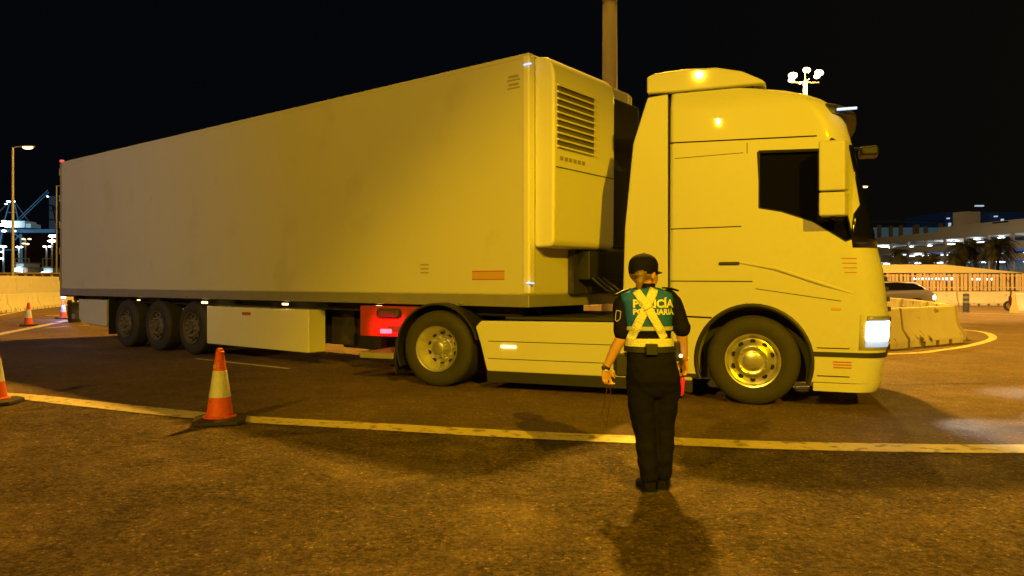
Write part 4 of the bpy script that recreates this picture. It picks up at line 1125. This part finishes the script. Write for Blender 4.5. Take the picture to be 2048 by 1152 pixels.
# ------------------------------------------------------------------ the officer
OX, OY = (1303-1024)/F*4.85, 4.85
PS = F/4.85
pe = thing('person', (OX, OY, 0.0), 0, 'officer seen from behind in blue vest, crossed reflective straps and black cap', 'person')
def P2(x, y, yy=0.0): return Vector(((x-1303)/PS, yy, H-(y-563)/PS))
def ell(c, rx, ry, n=20, tilt=(0, 0), pw=2.0):
    out = []
    for k in range(n):
        a = 2*PI*k/n; cc, ss = math.cos(a), math.sin(a)
        ex = 2/pw
        x = math.copysign(abs(cc)**ex, cc)*rx; y = math.copysign(abs(ss)**ex, ss)*ry
        out.append(Vector(c) + Vector((x, y, x*tilt[0]+y*tilt[1])))
    return out
def limb(q, pts, radii, n=14):
    """closed tapering tube with rounded ends"""
    pts = [Vector(p) for p in pts]
    P_ = catmull(pts, 5); Rr_ = [r.x for r in catmull([Vector((r, 0, 0)) for r in radii], 5)]
    q.tube(P_, Rr_, n)
    q.ball(P_[0], Rr_[0]*0.98, 12, 8); q.ball(P_[-1], Rr_[-1]*0.98, 12, 8)
def remesh(o, vox, smooth_it=4, disp=None):
    r = o.modifiers.new('r', 'REMESH'); r.mode = 'VOXEL'; r.voxel_size = vox; r.use_smooth_shade = True
    s_ = o.modifiers.new('s', 'SMOOTH'); s_.factor = 0.5; s_.iterations = smooth_it
    bake(o)
    if disp:
        amp, sc_ = disp
        for v_ in o.data.vertices:
            co = v_.co
            nn = noise.noise(Vector((co.x*sc_*0.8, co.y*sc_*0.8, co.z*sc_))) + 0.5*noise.noise(Vector((co.x*sc_*2.1+5, co.y*sc_*2, co.z*sc_*1.7)))
            v_.co = co + v_.normal*amp*nn
    for p_ in o.data.polygons: p_.use_smooth = True
    return o
# joints
Lsh, Lel, Lwr = P2(1243, 600, 0.0), P2(1244, 668, -0.02), P2(1212, 738, 0.02)
Rsh, Rel, Rwr = P2(1347, 596, 0.0), P2(1361, 662, -0.02), P2(1372, 722, 0.05)
HC = P2(1290, 548, 0.03)      # head centre
body = MB()
# torso core, hips, legs
body.loft([ell((cx, cy, z), rx, ry, 24, pw=2.3) for cx, cy, z, rx, ry in (
    (0.008, 0, 0.66, 0.15, 0.10), (0.006, 0, 0.75, 0.160, 0.115), (-0.005, 0, 0.88, 0.142, 0.10), (-0.018, 0, 1.0, 0.128, 0.09), (-0.025, 0, 1.12, 0.135, 0.092), (-0.030, 0, 1.24, 0.145, 0.090), (-0.033, 0, 1.30, 0.11, 0.07), (-0.035, 0, 1.335, 0.055, 0.055))])
body.tube([(-0.035, 0.0, 1.29), (-0.040, 0.012, 1.34), (-0.043, 0.022, 1.41)], [0.06, 0.050, 0.052], 16)
limb(body, [(-0.075, 0, 0.72), (-0.060, 0.01, 0.58), (-0.045, 0.012, 0.40), (-0.030, -0.015, 0.22), (-0.018, 0, 0.06)], [0.080, 0.072, 0.048, 0.040, 0.026])
limb(body, [(0.090, 0, 0.72), (0.088, 0.02, 0.58), (0.085, 0.03, 0.40), (0.088, 0.01, 0.22), (0.092, 0.05, 0.06)], [0.080, 0.072, 0.048, 0.040, 0.026])
limb(body, [Lsh, Lsh.lerp(Lel, .5), Lel, Lel.lerp(Lwr, .35), Lwr], [0.036, 0.038, 0.036, 0.037, 0.024])
limb(body, [Rsh, Rsh.lerp(Rel, .5), Rel, Rel.lerp(Rwr, .35), Rwr], [0.036, 0.038, 0.036, 0.037, 0.024])
# head turned to the right
HY = R(-52)                    # yaw of the face from straight ahead (+y) towards +x
hm = Matrix.Translation(HC) @ Matrix.Rotation(HY, 4, 'Z') @ Matrix.Scale(1.12, 4)
def hadd(fn):
    q = MB(); fn(q); q.v = [hm @ v_ for v_ in q.v]; body.add(q.v, q.f)
def headshape(q):
    q.ball((0, -0.010, 0.018), (0.070, 0.086, 0.088), 24, 16)
    q.loft([ell((0, 0.028 + (0.018 if i > 0 else 0), z), rx, ry, 16) for i, (z, rx, ry) in enumerate(((0.02, 0.062, 0.055), (-0.03, 0.056, 0.048), (-0.065, 0.043, 0.036), (-0.088, 0.024, 0.020)))])
    q.loft([[Vector((-0.006, 0.078, 0.022)), Vector((0.006, 0.078, 0.022)), Vector((0, 0.086, 0.020))], [Vector((-0.013, 0.082, -0.018)), Vector((0.013, 0.082, -0.018)), Vector((0, 0.106, -0.016))], [Vector((-0.008, 0.080, -0.026)), Vector((0.008, 0.080, -0.026)), Vector((0, 0.092, -0.026))]])
    q.ball((0, 0.078, -0.045), (0.022, 0.012, 0.005), 12, 6); q.ball((0, 0.076, -0.054), (0.019, 0.012, 0.006), 12, 6)
    for sx_ in (-1, 1):
        q.ball((sx_*0.070, 0.002, -0.006), (0.008, 0.017, 0.029), 12, 8)
        q.ball((sx_*0.03, 0.068, 0.030), (0.018, 0.010, 0.006), 10, 6)
hadd(headshape)
# hands
def hand(wr, palm_dir, thumb_dir, curl, side):
    palm_dir = Vector(palm_dir).normalized(); thumb_dir = Vector(thumb_dir).normalized()
    pn = palm_dir.cross(thumb_dir).normalized()*side     # palm normal (towards which the fingers curl)
    thumb_dir = (thumb_dir - palm_dir*thumb_dir.dot(palm_dir)).normalized()
    rings = []
    for t, wd, th in ((-0.01, 0.024, 0.020), (0.015, 0.032, 0.017), (0.045, 0.038, 0.015), (0.075, 0.037, 0.012), (0.082, 0.033, 0.009)):
        c_ = wr + palm_dir*t; rings.append([c_ + thumb_dir*math.cos(a)*wd + pn*math.sin(a)*th for a in [2*PI*k/14 for k in range(14)]])
    body.loft(rings)
    for i, (off, ln) in enumerate(((0.027, 0.064), (0.009, 0.072), (-0.009, 0.066), (-0.026, 0.052))):
        p0 = wr + palm_dir*0.070 + thumb_dir*off; pts = [p0]; d = palm_dir.copy(); ang = 0
        for sgm, fr_ in enumerate((0.45, 0.32, 0.23)):
            ang += curl*(0.8 + 0.1*i)*(1.0 if sgm else 0.7)
            d = (palm_dir*math.cos(ang) + pn*math.sin(ang)); p0 = p0 + d*ln*fr_; pts.append(p0)
        body.tube(pts, [0.0095, 0.0088, 0.008, 0.0066], 10); body.ball(pts[-1], 0.0066, 8, 6); body.ball(pts[1], 0.009, 8, 6); body.ball(pts[2], 0.0083, 8, 6)
    tp = wr + palm_dir*0.018 + thumb_dir*0.026
    t1 = tp + (thumb_dir*0.55 + palm_dir*0.75 + pn*0.35).normalized()*0.034
    t2 = t1 + (palm_dir*0.8 + pn*0.7 + thumb_dir*0.05).normalized()*0.028
    body.tube([tp, t1, t2], [0.0135, 0.011, 0.0085], 10); body.ball(t2, 0.0085, 8, 6); body.ball(t1, 0.011, 8, 6)
    return wr + palm_dir*0.072 + pn*0.022
LH = hand(Lwr, (0.10, 0.10, -1), (0.85, 0.5, 0.0), 0.85, 1)
RH = hand(Rwr, (0.02, 0.18, -1), (-0.55, 0.8, 0.1), 0.80, -1)
bo_ = body.build('body', M['skin'], pe); remesh(bo_, 0.0042, 3)
# eyes
for sx_ in (-1, 1):
    q = MB(); q.ball(hm @ Vector((sx_*0.03, 0.070, 0.016)), 0.012, 12, 8); eo = q.build('eye', M['eye'], pe, smooth=True)
    q = MB(); q.ball(hm @ Vector((sx_*0.03, 0.079, 0.016)), 0.0055, 10, 6); q.build('iris', M['iris'], eo, smooth=True)
# trousers
q = MB()
q.loft([ell((cx, cy, z), rx, ry, 28, pw=2.4) for cx, cy, z, rx, ry in (
    (0.012, 0, 0.63, 0.10, 0.085), (0.012, -0.003, 0.68, 0.160, 0.120), (0.010, -0.008, 0.74, 0.175, 0.136), (0.006, -0.008, 0.80, 0.172, 0.134), (-0.004, -0.004, 0.88, 0.160, 0.122), (-0.015, 0, 0.95, 0.152, 0.112), (-0.018, 0, 0.985, 0.147, 0.106))])
limb(q, [(-0.068, -0.004, 0.70), (-0.062, 0.0, 0.56), (-0.042, 0.006, 0.40), (-0.030, -0.012, 0.24), (-0.016, -0.004, 0.10)], [0.102, 0.091, 0.075, 0.066, 0.060], 18)
limb(q, [(0.098, 0.0, 0.70), (0.090, 0.012, 0.56), (0.086, 0.022, 0.40), (0.086, 0.012, 0.24), (0.086, 0.045, 0.10)], [0.097, 0.085, 0.068, 0.059, 0.054], 18)
to = q.build('trousers', M['cloth'], pe); remesh(to, 0.009, 5, (0.009, 13))
# shirt with short sleeves
q = MB()
q.loft([ell((cx, cy, z), rx, ry, 28, pw=2.3) for cx, cy, z, rx, ry in (
    (-0.016, 0, 0.955, 0.150, 0.108), (-0.02, 0, 1.02, 0.146, 0.104), (-0.026, 0, 1.12, 0.150, 0.108), (-0.030, 0, 1.21, 0.158, 0.108), (-0.033, 0, 1.27, 0.158, 0.100), (-0.035, 0, 1.315, 0.118, 0.080), (-0.037, 0.004, 1.345, 0.068, 0.062))])
limb(q, [Lsh + Vector((0.035, 0, 0.01)), Lsh + Vector((-0.005, 0, -0.04)), Lsh.lerp(Lel, .6) + Vector((-0.003, 0, 0)), Lsh.lerp(Lel, .95) + Vector((-0.004, 0, 0))], [0.052, 0.054, 0.052, 0.056], 18)
limb(q, [Rsh + Vector((-0.035, 0, 0.01)), Rsh + Vector((0.005, 0, -0.04)), Rsh.lerp(Rel, .6) + Vector((0.006, 0, 0)), Rsh.lerp(Rel, .93) + Vector((0.008, 0, 0.0))], [0.052, 0.054, 0.053, 0.060], 18)
so = q.build('shirt', M['cloth'], pe); remesh(so, 0.0075, 5, (0.004, 16))
# collar
q = MB(); q.lathe([(0.060, 0), (0.066, 0.002), (0.060, 0.040), (0.054, 0.040)], 24, closed=True, org=(-0.038, 0.012, 1.328)); co = q.build('collar', M['cloth'], so, smooth=True)
# vest over the torso
q = MB()
q.loft([ell((cx, cy, z), rx, ry, 32, pw=2.4) for cx, cy, z, rx, ry in (
    (-0.022, 0, 1.055, 0.152, 0.114), (-0.026, 0, 1.12, 0.158, 0.118), (-0.030, 0, 1.20, 0.164, 0.119), (-0.033, 0, 1.26, 0.178, 0.112), (-0.035, 0, 1.300, 0.172, 0.094), (-0.036, 0, 1.330, 0.110, 0.074), (-0.037, 0.004, 1.342, 0.072, 0.062))])
vo = q.build('vest', M['vest'], pe); remesh(vo, 0.007, 5, (0.0035, 15))
def bvh_of(*objs):
    vs = []; fs = []
    for o in objs:
        b0 = len(vs); vs += [v_.co.copy() for v_ in o.data.vertices]; fs += [[b0+i for i in p_.vertices] for p_ in o.data.polygons]
    return BVHTree.FromPolygons(vs, fs)
T = bvh_of(vo, so, to)
def hit(x, z, off):
    r = T.ray_cast(Vector((x, -1, z)), Vector((0, 1, 0)))
    return Vector((x, (r[0].y if r[0] else 0.0)-off, z))
def wrap_ribbon(name, a, b_, wd, m, parent, off=0.004, n=26, bow=0.0):
    a = Vector((a[0], 0, a[1])); b_ = Vector((b_[0], 0, b_[1])); d = (b_-a).normalized(); nn = Vector((-d.z, 0, d.x))
    v = []; f = []; mC = 6
    for i in range(n+1):
        t = i/n; c_ = a.lerp(b_, t) + nn*bow*math.sin(PI*t)
        for j in range(mC+1):
            pnt = c_ + nn*wd*(j/mC-0.5); v.append(hit(pnt.x, pnt.z, off))
    for i in range(n):
        for j in range(mC): f.append((i*(mC+1)+j, i*(mC+1)+j+1, (i+1)*(mC+1)+j+1, (i+1)*(mC+1)+j))
    q = MB(); q.add(v, f); o = q.build(name, m, parent, smooth=True)
    s_ = o.modifiers.new('s', 'SOLIDIFY'); s_.thickness = 0.003; s_.offset = 1
    return o
def xz(x, y): p_ = P2(x, y); return (p_.x, p_.z)
# grey band of the vest, crossed straps and reflective belt
bd = []
def belt_ring(name, z0, z1, grow, m, parent, cx, cy, rx, ry):
    q = MB(); q.lathe([(1, 0), (1, 1)], 8)
    q = MB(); r0 = ell((cx, cy, z0), rx+grow, ry+grow, 40, pw=2.4); r1 = ell((cx, cy, z1), rx+grow, ry+grow, 40, pw=2.4)
    i0 = ell((cx, cy, z0), rx, ry, 40, pw=2.4); i1 = ell((cx, cy, z1), rx, ry, 40, pw=2.4)
    q.loft([i0, r0, r1, i1, i0], cap=False); return q.build(name, m, parent, smooth=True)
belt_ring('vest_band', P2(0, 659).z, P2(0, 651.5).z, 0.006, M['band'], vo, -0.0245, 0, 0.1555, 0.1145)
s1 = wrap_ribbon('strap', xz(1304, 577), xz(1256, 680), 0.056, M['strap'], pe, 0.006, bow=-0.004)
s2 = wrap_ribbon('strap', xz(1268, 581), xz(1323, 676), 0.054, M['strap'], pe, 0.010, bow=0.003)
ctr = xz(1286, 606); wrap_ribbon('strap_patch', (ctr[0]-0.026, ctr[1]-0.012), (ctr[0]+0.026, ctr[1]+0.012), 0.074, M['strap'], pe, 0.0135, n=8)
belt_ring('reflective_belt', P2(0, 691).z, P2(0, 675).z, 0.008, M['strap'], pe, -0.017, 0, 0.153, 0.112)
belt_ring('duty_belt', P2(0, 702).z, P2(0, 690.5).z, 0.006, M['black'], pe, -0.014, 0, 0.160, 0.119)
q = MB(); a = P2(1286, 699); q.box(a.x-0.006, a.x+0.068, -0.155, -0.115, P2(0, 706).z, P2(0, 684).z); q.build('belt_pouch', M['black'], pe, bevel=0.006)
a = P2(1245, 735)
q = MB(); q.box(a.x-0.045, a.x+0.035, -0.02, 0.06, P2(0, 752).z, P2(0, 705).z); q.build('holster', M['black'], pe, bevel=0.012)
q = MB(); q.box(a.x-0.055, a.x-0.02, 0.0, 0.05, P2(0, 742).z, P2(0, 712).z); q.build('radio', M['black'], pe, bevel=0.008)
a = P2(1353, 705); q = MB(); q.box(a.x-0.02, a.x+0.02, -0.03, 0.04, P2(0, 722).z, P2(0, 682).z); q.build('belt_pouch', M['black'], pe, bevel=0.01)
q = MB(); q.tube([P2(1351, 657, -0.02), P2(1356, 672, -0.01), P2(1353, 682, 0)], 0.011, 8); q.build('glove_strap', M['letter'], pe, smooth=True)
# lettering wrapped on the vest
def wrap_text(txt, x0, x1, ybase, size, off=0.004, slant=0.0):
    cu = bpy.data.curves.new('t', 'FONT'); cu.body = txt; cu.size = 1.0; cu.resolution_u = 3
    cu.offset = 0.04
    to_ = bpy.data.objects.new('t', cu); COL.objects.link(to_)
    dg = bpy.context.evaluated_depsgraph_get(); dg.update()
    me = bpy.data.meshes.new_from_object(to_.evaluated_get(dg)); bpy.data.objects.remove(to_)
    xs = [v_.co.x for v_ in me.vertices]; a0, a1 = min(xs), max(xs)
    A0 = P2(x0, ybase); A1 = P2(x1, ybase)
    bm = bmesh.new(); bm.from_mesh(me); bmesh.ops.triangulate(bm, faces=bm.faces)
    for _ in range(2):
        bmesh.ops.subdivide_edges(bm, edges=[e for e in bm.edges if e.calc_length() > 0.12], cuts=1); bmesh.ops.triangulate(bm, faces=bm.faces)
    for v_ in bm.verts:
        u = (v_.co.x-a0)/(a1-a0); x = A0.x + (A1.x-A0.x)*u; z = A0.z + v_.co.y*size + slant*u
        v_.co = hit(x, z, off)
    bm.to_mesh(me); bm.free()
    o = bpy.data.objects.new('lettering', me); COL.objects.link(o); o.parent = vo; me.materials.clear(); me.materials.append(M['letter'])
    return o
wrap_text('POLICÍA', 1261, 1343, 613.5, 0.070)
wrap_text('PORTUARIA', 1261, 1344, 627.5, 0.050)
# epaulettes
for (x0, y0_, x1, y1_) in ((1230, 592, 1262, 579), (1325, 577, 1356, 583)):
    a, b2 = P2(x0, y0_), P2(x1, y1_)
    d = (b2-a).normalized(); up = Vector((-d.z, 0, d.x))
    q = MB(); q.loft([[p0 + Vector((0, yy, 0)) + up*uu for yy, uu in ((-0.03, 0.0), (0.03, 0.0), (0.03, 0.010), (-0.03, 0.010))] for p0 in (a, a.lerp(b2, .5)+up*0.004, b2)])
    eo = q.build('epaulette', M['cloth'], so, bevel=0.003)
    q = MB(); q.loft([[p0 + Vector((0, yy, 0)) + up*uu for yy, uu in ((-0.024, 0.0105), (0.0, 0.0105), (0.0, 0.0125), (-0.024, 0.0125))] for p0 in (a.lerp(b2, .08), a.lerp(b2, .5)+up*0.004, a.lerp(b2, .9))])
    q.build('epaulette_trim', M['strap'] if x0 < 1300 else M['black'], eo)
# sleeve patch: pale outlined shield on the left sleeve
TS = bvh_of(so)
q = MB()
sh_pts = [(1231, 620), (1239, 622), (1237, 637), (1232, 642), (1229, 640), (1229.5, 628)]
pp_ = []
for (x, y) in sh_pts:
    c_ = P2(x, y); r = TS.ray_cast(Vector((c_.x, -1, c_.z)), Vector((0, 1, 0))); pp_.append(Vector((c_.x, (r[0].y if r[0] else 0)-0.004, c_.z)))
for i in range(len(pp_)): q.tube([pp_[i], pp_[(i+1) % len(pp_)]], 0.0028, 6)
q.build('sleeve_patch', M['band'], so)
# cap
q = MB()
def cq(x, y, z): return hm @ Vector((x, y, z))
rings = []
for z, rx, ry, dy in ((-0.012, 0.074, 0.092, -0.012), (0.012, 0.078, 0.096, -0.008), (0.035, 0.080, 0.098, -0.008), (0.058, 0.080, 0.097, -0.006), (0.080, 0.074, 0.090, -0.008), (0.098, 0.062, 0.076, -0.008), (0.111, 0.044, 0.056, -0.006), (0.119, 0.024, 0.030, -0.004), (0.122, 0.006, 0.008, -0.004)):
    rings.append([hm @ p_ for p_ in ell((0, dy, z + (0.0)), rx, ry, 32)])
q.loft(rings)
cp = q.build('cap', M['cloth'], pe, smooth=True)
sb = cp.modifiers.new('sub', 'SUBSURF'); sb.levels = sb.render_levels = 1
q = MB(); rings = []
for t in range(9):
    a = PI*(t/8); x = 0.070*math.cos(a)
    y0_ = 0.082*math.sin(a)*0.9 + 0.005; y1_ = y0_ + 0.062*math.sin(a)
    z_ = 0.020 - 0.010*(1-math.sin(a))
    rings.append([hm @ Vector((x, y0_-0.01, z_+0.004)), hm @ Vector((x, y1_, z_-0.012+0.004*math.sin(a))), hm @ Vector((x, y1_, z_-0.016+0.004*math.sin(a))), hm @ Vector((x, y0_-0.01, z_))])
q.loft(rings); q.build('cap_visor', M['cloth'], cp, smooth=True)
q = MB(); q.ball(hm @ Vector((0, -0.004, 0.122)), (0.007, 0.007, 0.004), 8, 6); q.build('cap_button', M['cloth'], cp)
q = MB(); q.box(-0.006, 0.006, -0.003, 0.003, -0.004, 0.004); q.v = [hm @ (v_ + Vector((0.062, -0.058, 0.010))) for v_ in q.v]; q.build('cap_buckle', M['alu'], cp)
# hair: scalp hair below the cap, bun and short tail
q = MB()
hr = MB(); hr.ball((0, -0.018, 0.008), (0.074, 0.084, 0.062), 24, 14)
hr.v = [hm @ v_ for v_ in hr.v]; q.add(hr.v, hr.f)
a = P2(1277, 549, -0.072); q.ball(a, (0.036, 0.030, 0.026), 16, 10)
q.tube([P2(1280, 551, -0.072), P2(1276, 562, -0.078), P2(1274, 573, -0.070), P2(1277, 581, -0.062)], [0.024, 0.026, 0.020, 0.008], 12)
ho = q.build('hair', M['hair'], pe); remesh(ho, 0.005, 3, (0.003, 40))
# shoes
for (x, y, rz) in ((-0.022, 0.03, 0.10), (0.088, 0.085, -0.25)):
    m_ = Matrix.Translation((x, y, 0)) @ Matrix.Rotation(rz, 4, 'Z')
    q = MB()
    secs = [(-0.085, 0.028, 0.050), (-0.07, 0.040, 0.075), (-0.03, 0.043, 0.085), (0.03, 0.045, 0.070), (0.09, 0.050, 0.055), (0.135, 0.044, 0.045), (0.16, 0.022, 0.032)]
    q.loft([[Vector((wd*cx_, yy, 0.012 + hh_*cz_)) for cx_, cz_ in ((-1, 0), (-1, .45), (-.7, .85), (0, 1), (.7, .85), (1, .45), (1, 0))] for yy, wd, hh_ in secs])
    q.v = [m_ @ v_ for v_ in q.v]; sho = q.build('shoe', M['cloth'], pe, smooth=True)
    q = MB(); q.loft([[Vector((wd*1.06*cx_, yy, cz_)) for cx_, cz_ in ((-1, 0), (-1, .014), (1, .014), (1, 0))] for yy, wd, hh_ in secs]); q.v = [m_ @ v_ for v_ in q.v]; q.build('sole', M['rubber'], sho)
# watch and bracelet
def band(name, c_, d, r, w_, m, par):
    d = Vector(d).normalized(); q = MB(); q.tube([c_-d*w_/2, c_+d*w_/2], r, 20); return q.build(name, m, par, smooth=True)
wd_ = (Lwr-Lel).normalized()
wt = band('watch', Lwr - wd_*0.012, wd_, 0.0275, 0.018, M['black'], pe)
q = MB(); c_ = Lwr - wd_*0.012 + Vector((-0.020, -0.022, 0)); q.ball(c_, (0.016, 0.012, 0.016), 14, 8); q.build('watch_case', M['black'], wt, smooth=True)
q = MB(); q.tube([Lwr+wd_*0.002-wd_*0.006, Lwr+wd_*0.008], 0.0272, 18); q.build('glove_cuff', M['letter'], pe)
band('bracelet', Rwr - (Rwr-Rel).normalized()*0.008, (Rwr-Rel), 0.0268, 0.008, M['redmark'], pe)

# things held: wand and cord
def wpos(v_): return v_ + Vector((OX, OY, 0))
wn = thing('signal_wand', wpos(Vector((0.222, 0.07, 0.0))), 0, 'red traffic wand hanging from the officer right hand', 'wand')
top = P2(1368, 732, 0).z; mid_ = P2(1368, 757, 0).z; bt = P2(1364, 794, 0).z
q = MB(); q.tube([(0.0, 0.0, top+0.01), (-0.004, 0, mid_)], 0.0135, 14); q.build('handle', M['black'], wn, smooth=True)
q = MB(); q.tube([(-0.004, 0, mid_), (-0.006, 0, mid_-0.012), (-0.012, 0, bt+0.01), (-0.012, 0, bt)], [0.016, 0.021, 0.018, 0.011], 16); q.build('red_cone', M['redplastic'], wn, smooth=True)
q = MB(); q.ball((0.0, -0.002, top+0.018), (0.010, 0.010, 0.008), 10, 6); q.build('switch_ring', M['alu'], wn, smooth=True)
tq = P2(1359, 713, -0.035)
tc_ = thing('pocket_torch', wpos(tq), 0, 'small glowing torch clipped at the officer right hip', 'torch')
q = MB(); q.tube([(0, 0, -0.05), (0, 0, 0.0)], 0.010, 10); q.build('barrel', M['black'], tc_)
q = MB(); q.ball((0, -0.004, 0.008), 0.012, 10, 8); q.build('bulb', M['e_sodium'], tc_, smooth=True)
cdm = MB()
z0 = LH.z
for (xa, xb, yb) in ((1212, 1203, 832), (1222, 1213, 853)):
    pts = [Vector((LH.x, LH.y, z0)), P2(xa, 790, LH.y), P2((xa+xb)/2+1, 812, LH.y), P2(xb, yb, LH.y)]
    cdm.tube(catmull(pts, 6), 0.0028, 6)
cdm.tube([P2(xb, yb, LH.y), P2(1208, 843, LH.y), P2(1203, 832, LH.y)], 0.001, 4)
o = cdm.build('lanyard_cord', mat('dark_red_cord', (0.07, 0.015, 0.012), 0.7), None, loc=(OX, OY, 0)); tag(o, 'thin dark looped cord hanging from the officer left hand', 'cord')
